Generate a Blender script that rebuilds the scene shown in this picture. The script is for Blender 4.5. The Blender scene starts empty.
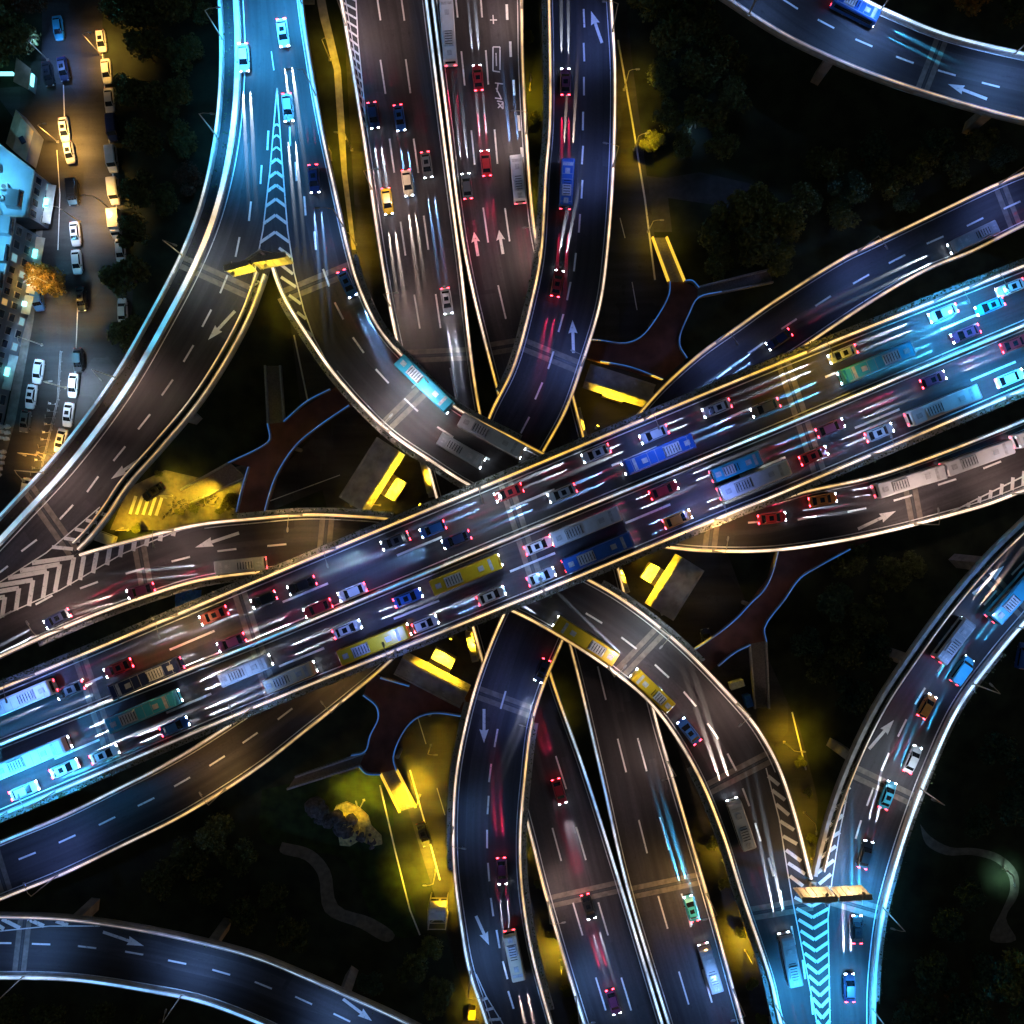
import bpy, math, random
from mathutils import Vector
random.seed(7)
R = math.radians
sc = bpy.context.scene
C = sc.collection
# ------------------------------------------------------------------ camera, sky, exposure
CAM_H, FOC = 170.0, 884.0
cd = bpy.data.cameras.new('drone_camera'); cam = bpy.data.objects.new('drone_camera', cd); C.objects.link(cam)
cam.location = (0, 0, CAM_H); cd.angle = 2*math.atan(512/FOC); cd.clip_end = 3000; cd.clip_start = 1
sc.camera = cam
w = bpy.data.worlds.new('World'); sc.world = w; w.use_nodes = True
nt = w.node_tree; bg = nt.nodes['Background']
sky = nt.nodes.new('ShaderNodeTexSky'); sky.sky_type = 'NISHITA'; sky.sun_disc = False
sky.sun_elevation = R(2); sky.sun_rotation = R(140)
nt.links.new(sky.outputs[0], bg.inputs[0]); bg.inputs[1].default_value = 0.05
sd = bpy.data.lights.new('moon', 'SUN'); sd.energy = 0.012; sd.angle = R(0.5); sd.color = (0.6, 0.75, 1)
so = bpy.data.objects.new('moon', sd); C.objects.link(so); so.rotation_euler = (R(50), 0, R(140))
sc.view_settings.view_transform = 'Standard'; sc.view_settings.look = 'None'
sc.view_settings.exposure = 0.0; sc.view_settings.gamma = 1.0; sc.view_settings.use_curve_mapping = False
sc.cycles.use_denoising = True; sc.cycles.use_light_tree = True; sc.cycles.max_bounces = 4
sc.cycles.sample_clamp_indirect = 4; sc.cycles.caustics_reflective = False; sc.cycles.caustics_refractive = False

def P(px, py, z=0.0):
    k = (CAM_H - z)/FOC
    return Vector(((px-512)*k, (512-py)*k, z))
def PX(v):
    k = FOC/(CAM_H - v.z)
    return (512+v.x*k, 512-v.y*k)
# ------------------------------------------------------------------ materials
MATS = {}
def mat(name, col, rough=0.7, metal=0.0, var=0.25, scale=3.0, emit=None, estr=0.0, coord='Object', bump=0.0, coat=0.0):
    if name in MATS: return MATS[name]
    m = bpy.data.materials.new(name); m.use_nodes = True; t = m.node_tree; b = t.nodes['Principled BSDF']
    tc = t.nodes.new('ShaderNodeTexCoord'); n = t.nodes.new('ShaderNodeTexNoise')
    n.inputs['Scale'].default_value = scale; n.inputs['Detail'].default_value = 5
    t.links.new(tc.outputs[coord], n.inputs['Vector'])
    r = t.nodes.new('ShaderNodeValToRGB'); e = r.color_ramp.elements
    e[0].position = .3; e[1].position = .7
    e[0].color = (*[c*(1-var) for c in col], 1); e[1].color = (*[min(1, c*(1+var)) for c in col], 1)
    t.links.new(n.outputs['Fac'], r.inputs[0]); t.links.new(r.outputs[0], b.inputs['Base Color'])
    b.inputs['Roughness'].default_value = rough; b.inputs['Metallic'].default_value = metal
    if coat: b.inputs['Coat Weight'].default_value = coat
    if bump:
        bp = t.nodes.new('ShaderNodeBump'); bp.inputs['Strength'].default_value = bump
        t.links.new(n.outputs['Fac'], bp.inputs['Height']); t.links.new(bp.outputs[0], b.inputs['Normal'])
    if emit:
        b.inputs['Emission Color'].default_value = (*emit, 1); b.inputs['Emission Strength'].default_value = estr
    MATS[name] = m
    return m
def asphalt(name, col, uv=True):
    m = bpy.data.materials.new(name); m.use_nodes = True; t = m.node_tree; b = t.nodes['Principled BSDF']
    N = t.nodes.new; L = t.links.new
    tc = N('ShaderNodeTexCoord')
    mp = N('ShaderNodeMapping'); mp.inputs['Scale'].default_value = (0.018, 0.9, 1) if uv else (.05, .5, 1)
    L(tc.outputs['UV' if uv else 'Object'], mp.inputs[0])
    n1 = N('ShaderNodeTexNoise'); n1.inputs['Scale'].default_value = 1; n1.inputs['Detail'].default_value = 4; L(mp.outputs[0], n1.inputs['Vector'])
    n2 = N('ShaderNodeTexNoise'); n2.inputs['Scale'].default_value = 0.07; n2.inputs['Detail'].default_value = 6; L(tc.outputs['Object'], n2.inputs['Vector'])
    n3 = N('ShaderNodeTexNoise'); n3.inputs['Scale'].default_value = 2.6; n3.inputs['Detail'].default_value = 3; L(tc.outputs['Object'], n3.inputs['Vector'])
    def mul(a, lo, hi, p0=.3, p1=.7):
        r = N('ShaderNodeMapRange'); r.inputs[1].default_value = p0; r.inputs[2].default_value = p1; r.inputs[3].default_value = lo; r.inputs[4].default_value = hi
        L(a, r.inputs[0]); return r.outputs[0]
    a, bb, c = mul(n1.outputs['Fac'], .6, 1.5), mul(n2.outputs['Fac'], .7, 1.35), mul(n3.outputs['Fac'], .82, 1.2)
    x1 = N('ShaderNodeMath'); x1.operation = 'MULTIPLY'; L(a, x1.inputs[0]); L(bb, x1.inputs[1])
    x2 = N('ShaderNodeMath'); x2.operation = 'MULTIPLY'; L(x1.outputs[0], x2.inputs[0]); L(c, x2.inputs[1])
    mp2 = N('ShaderNodeMapping'); mp2.inputs['Scale'].default_value = (.035, .27, 1) if uv else (.12, .1, 1); L(tc.outputs['UV' if uv else 'Object'], mp2.inputs[0])
    vo = N('ShaderNodeTexVoronoi'); vo.distance = 'CHEBYCHEV'; vo.inputs['Scale'].default_value = 1; L(mp2.outputs[0], vo.inputs['Vector'])
    sep = N('ShaderNodeSeparateColor'); L(vo.outputs['Color'], sep.inputs[0]); pt = mul(sep.outputs[0], .72, 1.22, .1, .9)
    mp3 = N('ShaderNodeMapping'); mp3.inputs['Scale'].default_value = (.25, .8, 1) if uv else (.3, .3, 1); L(tc.outputs['UV' if uv else 'Object'], mp3.inputs[0])
    n4 = N('ShaderNodeTexNoise'); n4.inputs['Scale'].default_value = 1.3; n4.inputs['Detail'].default_value = 8; n4.inputs['Roughness'].default_value = .75; L(mp3.outputs[0], n4.inputs['Vector']); oil = mul(n4.outputs['Fac'], .45, 1.0, .33, .42)
    x3 = N('ShaderNodeMath'); x3.operation = 'MULTIPLY'; L(pt, x3.inputs[0]); L(oil, x3.inputs[1])
    x4 = N('ShaderNodeMath'); x4.operation = 'MULTIPLY'; L(x2.outputs[0], x4.inputs[0]); L(x3.outputs[0], x4.inputs[1]); x2 = x4
    vm = N('ShaderNodeVectorMath'); vm.operation = 'SCALE'; vm.inputs[0].default_value = col; L(x2.outputs[0], vm.inputs['Scale'])
    L(vm.outputs[0], b.inputs['Base Color'])
    rr = N('ShaderNodeMapRange'); rr.inputs[3].default_value = .45; rr.inputs[4].default_value = .8; L(n3.outputs['Fac'], rr.inputs[0]); L(rr.outputs[0], b.inputs['Roughness'])
    bp = N('ShaderNodeBump'); bp.inputs['Strength'].default_value = .25; L(n3.outputs['Fac'], bp.inputs['Height']); L(bp.outputs[0], b.inputs['Normal'])
    MATS[name] = m
    return m
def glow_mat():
    m = bpy.data.materials.new('coloured glow'); m.use_nodes = True; t = m.node_tree; b = t.nodes['Principled BSDF']
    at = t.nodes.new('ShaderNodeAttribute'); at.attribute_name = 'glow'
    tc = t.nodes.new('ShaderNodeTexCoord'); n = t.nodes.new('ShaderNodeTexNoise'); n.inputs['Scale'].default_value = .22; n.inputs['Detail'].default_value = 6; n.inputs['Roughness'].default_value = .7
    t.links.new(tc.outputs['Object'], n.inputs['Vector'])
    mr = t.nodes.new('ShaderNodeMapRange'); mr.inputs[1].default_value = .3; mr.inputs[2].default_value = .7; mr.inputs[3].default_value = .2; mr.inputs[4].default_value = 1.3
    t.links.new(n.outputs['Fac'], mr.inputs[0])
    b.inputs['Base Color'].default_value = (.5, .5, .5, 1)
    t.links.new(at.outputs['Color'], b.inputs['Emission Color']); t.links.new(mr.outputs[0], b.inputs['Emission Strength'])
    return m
M_ASPH = asphalt('deck asphalt', (.037, .032, .035))
M_GASPH = asphalt('street asphalt', (.034, .033, .034), uv=False)
M_CONC = mat('concrete', (.36, .34, .32), .85, var=.3, scale=.6, bump=.15)
M_PAR = mat('parapet concrete', (.5, .48, .45), .8, var=.25, scale=.8)
M_JOINT = mat('expansion joint concrete', (.2, .17, .14), .8, var=.3, scale=1.2)
M_STEEL = mat('joint steel', (.08, .08, .08), .5, .6, scale=4)
M_PAINT = mat('road paint', (.86, .85, .83), .6, var=.14, scale=1.6)
M_GLOW = glow_mat()
def worn():
    t = M_PAINT.node_tree; r = [n for n in t.nodes if n.type == 'VALTORGB'][0]; n = [n for n in t.nodes if n.type == 'TEX_NOISE'][0]
    n.inputs['Scale'].default_value = 2.2; n.inputs['Detail'].default_value = 8; n.inputs['Roughness'].default_value = .8
    e = r.color_ramp.elements; e[0].position = .34; e[0].color = (.12, .11, .11, 1); e[1].position = .44; e[1].color = (.82, .81, .78, 1)
worn()
M_LEAF = mat('dark leaves', (.1, .12, .035), .75, var=.6, scale=.9)
M_HEDGE = mat('hedge leaves', (.06, .075, .025), .8, var=.6, scale=1.5)
M_BARK = mat('bark', (.09, .065, .045), .9, scale=5)
M_POLE = mat('galvanised steel', (.42, .42, .4), .45, .6, scale=6)
M_YPOLE = mat('painted lamp post', (.5, .45, .35), .5, .2, scale=6)
M_GLASS = mat('dark car glass', (.012, .015, .02), .12, 0, scale=2)
M_TYRE = mat('tyre rubber', (.02, .02, .02), .85, scale=9)
M_BLACK = mat('black plastic', (.025, .025, .028), .5, scale=6)

# ------------------------------------------------------------------ mesh helper
class MB:
    def __init__(s): s.v = []; s.f = []; s.m = []; s.uv = []; s.c = []
    def q(s, pts, mi=0, uv=None, col=None):
        i = len(s.v); s.v += [tuple(p) for p in pts]; n = len(pts)
        s.f.append(tuple(range(i, i+n))); s.m.append(mi); s.uv += uv or [(0, 0)]*n; s.c += [col or (1, 1, 1)]*n
    def box(s, c, d, mi=0, rz=0.0, taper=1.0):
        c = Vector(c); hx, hy, hz = d[0]/2, d[1]/2, d[2]/2; ca, sa = math.cos(rz), math.sin(rz)
        def V(x, y, z):
            k = taper if z > 0 else 1
            x *= k; y *= k
            return c+Vector((x*ca-y*sa, x*sa+y*ca, z))
        p = [V(x, y, z) for z in (-hz, hz) for x, y in ((-hx, -hy), (hx, -hy), (hx, hy), (-hx, hy))]
        for f in ((3, 2, 1, 0), (4, 5, 6, 7), (0, 1, 5, 4), (1, 2, 6, 5), (2, 3, 7, 6), (3, 0, 4, 7)): s.q([p[i] for i in f], mi)
    def tube(s, a, b, r0, r1=None, n=8, mi=0, cap=True):
        a = Vector(a); b = Vector(b); r1 = r0 if r1 is None else r1
        d = (b-a).normalized(); u = d.orthogonal().normalized(); v = d.cross(u)
        ring = lambda p, r: [p+(u*math.cos(2*math.pi*i/n)+v*math.sin(2*math.pi*i/n))*r for i in range(n)]
        A, B = ring(a, r0), ring(b, r1)
        for i in range(n): s.q([A[i], A[(i+1) % n], B[(i+1) % n], B[i]], mi)
        if cap: s.q(A[::-1], mi); s.q(B, mi)
    def prism(s, poly, z0, z1, mi=0, mis=None):
        n = len(poly)
        ar = sum(poly[i][0]*poly[(i+1) % n][1]-poly[(i+1) % n][0]*poly[i][1] for i in range(n))
        if ar < 0: poly = poly[::-1]
        T = [(x, y, z1) for x, y in poly]; B = [(x, y, z0) for x, y in poly]
        s.q(T, mi); s.q(B[::-1], mi)
        for i in range(n): s.q([B[i], B[(i+1) % n], T[(i+1) % n], T[i]], mi if mis is None else mis)
    def loft(s, rings, mi=0, cap=True):
        n = len(rings[0])
        for a, b in zip(rings, rings[1:]):
            for i in range(n): s.q([a[i], a[(i+1) % n], b[(i+1) % n], b[i]], mi)
        if cap: s.q(rings[0][::-1], mi); s.q(rings[-1], mi)
    def mesh(s, name, mats, smooth=False, weld=False):
        me = bpy.data.meshes.new(name); me.from_pydata(s.v, [], s.f)
        for m in (mats if isinstance(mats, (list, tuple)) else [mats]): me.materials.append(m)
        me.polygons.foreach_set('material_index', s.m)
        if any(u != (0, 0) for u in s.uv):
            l = me.uv_layers.new(name='UVMap'); l.data.foreach_set('uv', [x for u in s.uv for x in u])
        if any(c != (1, 1, 1) for c in s.c):
            a = me.color_attributes.new('glow', 'FLOAT_COLOR', 'CORNER'); a.data.foreach_set('color', [x for c in s.c for x in (*c, 1)])
        if smooth or weld:
            import bmesh
            b = bmesh.new(); b.from_mesh(me); bmesh.ops.remove_doubles(b, verts=b.verts, dist=1e-4)
            bmesh.ops.recalc_face_normals(b, faces=b.faces); b.to_mesh(me); b.free()
        if smooth: me.polygons.foreach_set('use_smooth', [True]*len(me.polygons))
        me.update(); return me
    def obj(s, name, mats, parent=None, **k):
        return mobj(name, s.mesh(name, mats, **k), parent)
def mobj(name, me, parent=None, loc=None, rz=0):
    o = bpy.data.objects.new(name, me); C.objects.link(o)
    if parent is not None: o.parent = parent
    if loc is not None: o.location = loc
    if rz: o.rotation_euler.z = rz
    return o
def tag(o, label=None, cat=None, group=None, kind=None):
    for k, v in (('label', label), ('category', cat), ('group', group), ('kind', kind)):
        if v: o[k] = v
    return o
def thing(name, label, cat, loc=(0, 0, 0), rz=0, group=None):
    o = bpy.data.objects.new(name, None); C.objects.link(o); o.location = loc; o.rotation_euler.z = rz; o.empty_display_size = .1
    return tag(o, label, cat, group)
def light(name, kind, parent, loc, energy, col, rot=None, size=None, blend=.5, radius=.2, data=None):
    if data is None:
        data = bpy.data.lights.new(name, kind); data.energy = energy; data.color = col; data.shadow_soft_size = radius
        if kind == 'SPOT': data.spot_size = size; data.spot_blend = blend
    o = bpy.data.objects.new(name, data); C.objects.link(o); o.parent = parent; o.location = loc
    if rot: o.rotation_euler = rot
    return o
# ------------------------------------------------------------------ edge glow colours (added strips stand in for vehicle light reflected along parapets)
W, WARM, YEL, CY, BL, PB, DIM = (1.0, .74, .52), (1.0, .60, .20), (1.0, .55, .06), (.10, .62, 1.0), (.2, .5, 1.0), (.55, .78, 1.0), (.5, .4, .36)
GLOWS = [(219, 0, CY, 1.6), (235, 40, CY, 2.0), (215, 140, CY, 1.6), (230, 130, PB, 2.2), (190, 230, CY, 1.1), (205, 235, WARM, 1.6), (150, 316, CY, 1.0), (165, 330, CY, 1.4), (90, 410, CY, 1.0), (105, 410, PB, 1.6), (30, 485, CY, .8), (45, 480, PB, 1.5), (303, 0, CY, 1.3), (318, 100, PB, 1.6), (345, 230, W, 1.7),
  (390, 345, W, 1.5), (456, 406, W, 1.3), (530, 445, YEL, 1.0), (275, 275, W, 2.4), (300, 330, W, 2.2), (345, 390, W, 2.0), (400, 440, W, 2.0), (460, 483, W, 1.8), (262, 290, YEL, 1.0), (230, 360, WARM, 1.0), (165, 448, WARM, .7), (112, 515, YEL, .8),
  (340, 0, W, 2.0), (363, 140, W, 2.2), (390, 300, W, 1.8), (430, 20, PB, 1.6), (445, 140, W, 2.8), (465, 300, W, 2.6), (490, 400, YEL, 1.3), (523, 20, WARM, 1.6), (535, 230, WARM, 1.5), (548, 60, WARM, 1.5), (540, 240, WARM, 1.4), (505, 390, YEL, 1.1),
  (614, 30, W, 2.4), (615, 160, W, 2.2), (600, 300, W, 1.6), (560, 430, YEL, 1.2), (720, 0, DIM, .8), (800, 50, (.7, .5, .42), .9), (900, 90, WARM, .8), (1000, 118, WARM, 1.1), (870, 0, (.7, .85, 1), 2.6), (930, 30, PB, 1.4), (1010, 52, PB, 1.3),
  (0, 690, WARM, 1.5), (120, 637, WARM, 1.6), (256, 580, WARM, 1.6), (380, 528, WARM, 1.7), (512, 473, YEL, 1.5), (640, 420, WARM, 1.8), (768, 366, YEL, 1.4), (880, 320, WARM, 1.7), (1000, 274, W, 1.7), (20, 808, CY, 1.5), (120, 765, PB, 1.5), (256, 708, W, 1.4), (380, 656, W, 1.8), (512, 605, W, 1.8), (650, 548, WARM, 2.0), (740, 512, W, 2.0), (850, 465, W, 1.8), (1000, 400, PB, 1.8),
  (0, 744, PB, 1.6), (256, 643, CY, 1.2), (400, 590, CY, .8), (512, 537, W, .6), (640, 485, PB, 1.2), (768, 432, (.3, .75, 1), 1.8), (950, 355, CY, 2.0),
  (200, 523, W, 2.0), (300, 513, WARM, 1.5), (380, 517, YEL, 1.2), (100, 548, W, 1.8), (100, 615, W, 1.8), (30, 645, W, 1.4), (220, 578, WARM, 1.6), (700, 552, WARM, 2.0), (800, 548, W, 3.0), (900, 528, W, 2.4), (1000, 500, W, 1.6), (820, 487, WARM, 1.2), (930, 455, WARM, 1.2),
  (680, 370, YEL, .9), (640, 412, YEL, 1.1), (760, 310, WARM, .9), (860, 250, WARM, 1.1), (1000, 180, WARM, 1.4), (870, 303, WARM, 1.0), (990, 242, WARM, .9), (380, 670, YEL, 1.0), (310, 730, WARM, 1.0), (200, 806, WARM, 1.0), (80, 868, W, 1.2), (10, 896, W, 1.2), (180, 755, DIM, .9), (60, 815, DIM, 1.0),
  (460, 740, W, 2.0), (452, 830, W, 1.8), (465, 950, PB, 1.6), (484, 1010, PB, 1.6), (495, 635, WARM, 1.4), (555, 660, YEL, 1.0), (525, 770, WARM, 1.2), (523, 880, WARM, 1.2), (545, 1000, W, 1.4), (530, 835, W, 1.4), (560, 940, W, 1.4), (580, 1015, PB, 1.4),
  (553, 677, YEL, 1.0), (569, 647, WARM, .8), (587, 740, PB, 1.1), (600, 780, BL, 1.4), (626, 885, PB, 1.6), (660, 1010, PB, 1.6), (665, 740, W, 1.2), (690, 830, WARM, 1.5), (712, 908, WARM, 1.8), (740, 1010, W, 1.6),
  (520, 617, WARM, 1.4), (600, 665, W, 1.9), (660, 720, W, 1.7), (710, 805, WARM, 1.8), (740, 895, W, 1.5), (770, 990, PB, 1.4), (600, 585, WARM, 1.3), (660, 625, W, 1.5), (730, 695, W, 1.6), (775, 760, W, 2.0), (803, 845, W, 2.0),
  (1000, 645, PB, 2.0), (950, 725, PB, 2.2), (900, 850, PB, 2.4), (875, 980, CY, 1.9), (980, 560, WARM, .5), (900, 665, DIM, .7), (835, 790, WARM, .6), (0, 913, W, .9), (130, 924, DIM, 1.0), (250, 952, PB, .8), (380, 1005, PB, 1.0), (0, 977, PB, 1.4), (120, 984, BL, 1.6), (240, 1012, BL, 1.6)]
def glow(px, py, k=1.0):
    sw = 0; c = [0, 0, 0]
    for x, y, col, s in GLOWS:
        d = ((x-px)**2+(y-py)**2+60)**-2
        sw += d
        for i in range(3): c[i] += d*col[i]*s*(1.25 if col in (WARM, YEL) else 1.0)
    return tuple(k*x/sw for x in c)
# ------------------------------------------------------------------ roads
def catmull(pts, n=8):
    out = []
    p = [Vector(q) for q in pts]; p = [p[0]*2-p[1]]+p+[p[-1]*2-p[-2]]
    for i in range(1, len(p)-2):
        a, b, c, d = p[i-1], p[i], p[i+1], p[i+2]
        t0 = 0; t1 = t0+max((b-a).length, 1e-3)**.5; t2 = t1+max((c-b).length, 1e-3)**.5; t3 = t2+max((d-c).length, 1e-3)**.5
        for k in range(n):
            t = t1+(t2-t1)*k/n
            A1 = a*((t1-t)/(t1-t0))+b*((t-t0)/(t1-t0)); A2 = b*((t2-t)/(t2-t1))+c*((t-t1)/(t2-t1)); A3 = c*((t3-t)/(t3-t2))+d*((t-t2)/(t3-t2))
            B1 = A1*((t2-t)/(t2-t0))+A2*((t-t0)/(t2-t0)); B2 = A2*((t3-t)/(t3-t1))+A3*((t-t1)/(t3-t1))
            out.append(B1*((t2-t)/(t2-t1))+B2*((t-t1)/(t2-t1)))
    out.append(p[-2]); return out
def resample(pts, n):
    d = [0]
    for a, b in zip(pts, pts[1:]): d.append(d[-1]+(b-a).length)
    out = []; j = 0
    for i in range(n):
        t = d[-1]*i/(n-1)
        while j < len(d)-2 and d[j+1] < t: j += 1
        out.append(pts[j].lerp(pts[j+1], (t-d[j])/max(d[j+1]-d[j], 1e-6)))
    return out
ROADS = {}
class Road:
    def __init__(s, key, name, label, cat, left, right, z, thick=1.5, group=None):
        s.z = z; s.key = key; ROADS[key] = s; s.thick = thick
        Lp, Rp = catmull(left), catmull(right)
        n = max(40, int(sum((b-a).length for a, b in zip(Lp, Lp[1:]))/6))
        # pair the edges: walk the left edge, take the matching arc fraction on the right, then slide to the nearest square-on point
        Ls = resample(Lp, n); Rs = resample(Rp, 4*n)
        idx = [0]
        for i in range(1, n):
            lo = idx[-1]; best = None
            tgt = int(4*n*i/n)
            for j in range(lo, min(4*n, max(tgt+28, lo+8))):
                dd = (Rs[j]-Ls[i]).length + .12*abs(j-tgt)
                if best is None or dd < best[0]: best = (dd, j)
            idx.append(best[1])
        idx[-1] = 4*n-1
        sm = idx[:]
        for _ in range(6): sm = [sm[0]]+[(sm[i-1]+sm[i]*2+sm[i+1])/4 for i in range(1, n-1)]+[sm[-1]]
        Rr = [Rs[int(x)].lerp(Rs[min(int(x)+1, 4*n-1)], x-int(x)) for x in sm]
        s.L = [P(p.x, p.y, z) for p in Ls]; s.R = [P(p.x, p.y, z) for p in Rr]; s.n = n
        s.Lp, s.Rp = Ls, Rr; s.mark = []; s.joints = []
        s.root = thing(name, label, cat, (0, 0, 0), 0, group)
        s.acc = [0]
        for i in range(1, n): s.acc.append(s.acc[-1]+((s.L[i]+s.R[i])/2-(s.L[i-1]+s.R[i-1])/2).length)
    def locate(s, px, py):
        p = Vector((px, py)); best = None
        for i in range(s.n-1):
            c0 = (s.Lp[i]+s.Rp[i])/2; c1 = (s.Lp[i+1]+s.Rp[i+1])/2; d = c1-c0
            t = max(0, min(1, (p-c0).dot(d)/max(d.length_squared, 1e-9)))
            q = (c0+d*t-p).length
            if best is None or q < best[0]: best = (q, i+t)
        u = best[1]; i = min(int(u), s.n-2); t = u-i
        l = s.Lp[i].lerp(s.Lp[i+1], t); r = s.Rp[i].lerp(s.Rp[i+1], t)
        return u, (p-l).dot(r-l)/(r-l).length_squared
    def at(s, u, t, dz=0.0):
        u = max(0, min(s.n-1.001, u)); i = int(u); k = u-i
        v = s.L[i].lerp(s.L[i+1], k).lerp(s.R[i].lerp(s.R[i+1], k), t); v = v.copy(); v.z = s.z+dz; return v
    def tangent(s, u):
        a = s.at(max(0, u-.6), .5); b = s.at(min(s.n-1.01, u+.6), .5); return (b-a).normalized()
    def edge(s, side, off):
        """world polyline of an edge moved inward by off metres"""
        E = s.L if side == 'L' else s.R; out = []
        for i in range(s.n):
            a = E[max(0, i-1)]; b = E[min(s.n-1, i+1)]; d = (b-a).normalized(); nrm = Vector((-d.y, d.x, 0))
            O = (s.R if side == 'L' else s.L)[i]
            if nrm.dot(O-E[i]) < 0: nrm = -nrm
            out.append(E[i]+nrm*off)
        return out
    def span(s, side, a, b):
        E = s.Lp if side == 'L' else s.Rp
        f = lambda p: min(range(s.n), key=lambda i: (E[i]-Vector(p)).length)
        i0 = 0 if a is None else f(a); i1 = s.n-1 if b is None else f(b)
        return (min(i0, i1), max(i0, i1))
    def stroke_w(s, pts, wd, mi=2, dz=.014):
        for a, b in zip(pts, pts[1:]):
            d = (b-a)
            if d.length < .01: continue
            d.normalize(); nn = Vector((-d.y, d.x, 0))*(wd/2)
            z = Vector((0, 0, s.z+dz))
            A, B = Vector((a.x, a.y, 0)), Vector((b.x, b.y, 0))
            s.mark.append(([A-nn+z, B-nn+z, B+nn+z, A+nn+z], mi))
    def stroke(s, px, wd, mi=2, dz=.014): s.stroke_w([P(x, y, s.z) for x, y in px], wd, mi, dz)
    def poly(s, px, mi=2, dz=.014):
        p = [P(x, y, s.z+dz) for x, y in px]
        ar = sum(p[i].x*p[(i+1) % len(p)].y-p[(i+1) % len(p)].x*p[i].y for i in range(len(p)))
        s.mark.append((p if ar > 0 else p[::-1], mi))
    def line(s, pxs, dash=None, gap=None, wd=.16, phase=None):
        ut = sorted(s.locate(*p) for p in pxs)
        def tt(u):
            if u <= ut[0][0]: return ut[0][1]
            for (u0, t0), (u1, t1) in zip(ut, ut[1:]):
                if u <= u1: return t0+(t1-t0)*(u-u0)/max(u1-u0, 1e-6)
            return ut[-1][1]
        def u_of(m):
            lo = 0
            while lo < s.n-2 and s.acc[lo+1] < m: lo += 1
            return lo+(m-s.acc[lo])/max(s.acc[lo+1]-s.acc[lo], 1e-6)
        def m_of(u):
            i = min(int(u), s.n-2); return s.acc[i]+(s.acc[i+1]-s.acc[i])*(u-i)
        m0, m1 = m_of(ut[0][0]), m_of(ut[-1][0])
        if dash is None:
            k = max(2, int((m1-m0)/2)); pts = [s.at(u_of(m0+(m1-m0)*i/k), tt(u_of(m0+(m1-m0)*i/k))) for i in range(k+1)]
            s.stroke_w(pts, wd)
        elif dash == 'given':
            for u, t in ut:
                m = m_of(u); s.stroke_w([s.at(u_of(m-gap/2), tt(u)), s.at(u_of(m+gap/2), tt(u))], wd)
        else:
            m = m0
            while m < m1:
                s.stroke_w([s.at(u_of(m-dash/2), tt(u_of(m-dash/2))), s.at(u_of(m+dash/2), tt(u_of(m+dash/2)))], wd); m += dash+gap
    def edgeline(s, side, off, a=None, b=None, wd=.16):
        i0, i1 = s.span(side, a, b); e = s.edge(side, off)[i0:i1+1]; s.stroke_w(e, wd)
    def arrow(s, x0, y0, x1, y1, L=None):
        a, b = P(x0, y0, s.z+.015), P(x1, y1, s.z+.015); d = (b-a); ln = d.length; d.normalize(); n = Vector((-d.y, d.x, 0))
        h = b-d*ln*.36
        s.mark.append(([a-n*.26, h-n*.26, h+n*.26, a+n*.26], 2)); s.mark.append(([h-n*.8-d*.25, b, h+d*.0], 2)); s.mark.append(([h, b, h+n*.8-d*.25], 2))
    def joint(s, px, py, t0=.03, t1=.97):
        u, _ = s.locate(px, py); a, b = s.at(u, t0), s.at(u, t1); d = (b-a).normalized(); n = Vector((-d.y, d.x, 0))
        s.stroke_w([a-n*.75, b-n*.75], .9, 3, .006); s.stroke_w([a+n*.75, b+n*.75], .9, 3, .006); s.stroke_w([a, b], .3, 4, .008)
    def barrier(s, side, a=None, b=None, off=0.0, wd=.6, h=.95, strip=.24, k=1.0, name='parapet', closed=False):
        i0, i1 = s.span(side, a, b); o, n_ = s.edge(side, off)[i0:i1+1], s.edge(side, off+wd)[i0:i1+1]
        mb = MB(); up = Vector((0, 0, h)); dn = Vector((0, 0, -.55 if off == 0 else 0))
        for j in range(len(o)-1):
            A, B, Cc, D = o[j], o[j+1], n_[j+1], n_[j]
            mb.q([A+up, B+up, Cc+up, D+up]); mb.q([A+dn, B+dn, B+up, A+up]); mb.q([D, Cc, Cc+up, D+up][::-1])
        for e in (0, -1): mb.q([o[e]+dn, n_[e], n_[e]+up, o[e]+up])
        par = mb.obj(name, M_PAR, s.root, weld=True)
        if strip:  # glowing strip added on top for vehicle light caught by the parapet
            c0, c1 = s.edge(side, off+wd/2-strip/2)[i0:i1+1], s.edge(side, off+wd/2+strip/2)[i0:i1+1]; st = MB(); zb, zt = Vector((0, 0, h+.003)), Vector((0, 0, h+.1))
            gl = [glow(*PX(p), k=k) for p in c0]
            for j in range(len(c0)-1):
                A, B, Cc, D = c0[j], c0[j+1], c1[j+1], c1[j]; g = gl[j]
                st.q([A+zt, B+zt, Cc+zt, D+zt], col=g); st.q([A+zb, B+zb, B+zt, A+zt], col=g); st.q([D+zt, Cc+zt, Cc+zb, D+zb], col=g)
            st.obj('added_glow_strip', M_GLOW, s.root if False else par)
    def hedge(s, side, a=None, b=None, off=-.5, dens=5.0, hgt=.9, wd=.8, box=True):
        i0, i1 = s.span(side, a, b); e = s.edge(side, off)[i0:i1+1]; mb = MB()
        for p, q in zip(e, e[1:]):
            L = (q-p).length
            for _ in range(max(1, int(L*dens*2))):
                c = p.lerp(q, random.random())+Vector((random.gauss(0, wd*.3), random.gauss(0, wd*.3), random.uniform(.1, hgt) if random.random() < .8 else hgt*1.25))
                leafquad(mb, c, random.uniform(.16, .38))
        h = mb.obj('hedge', M_HEDGE, s.root); h['kind'] = 'stuff'
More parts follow.
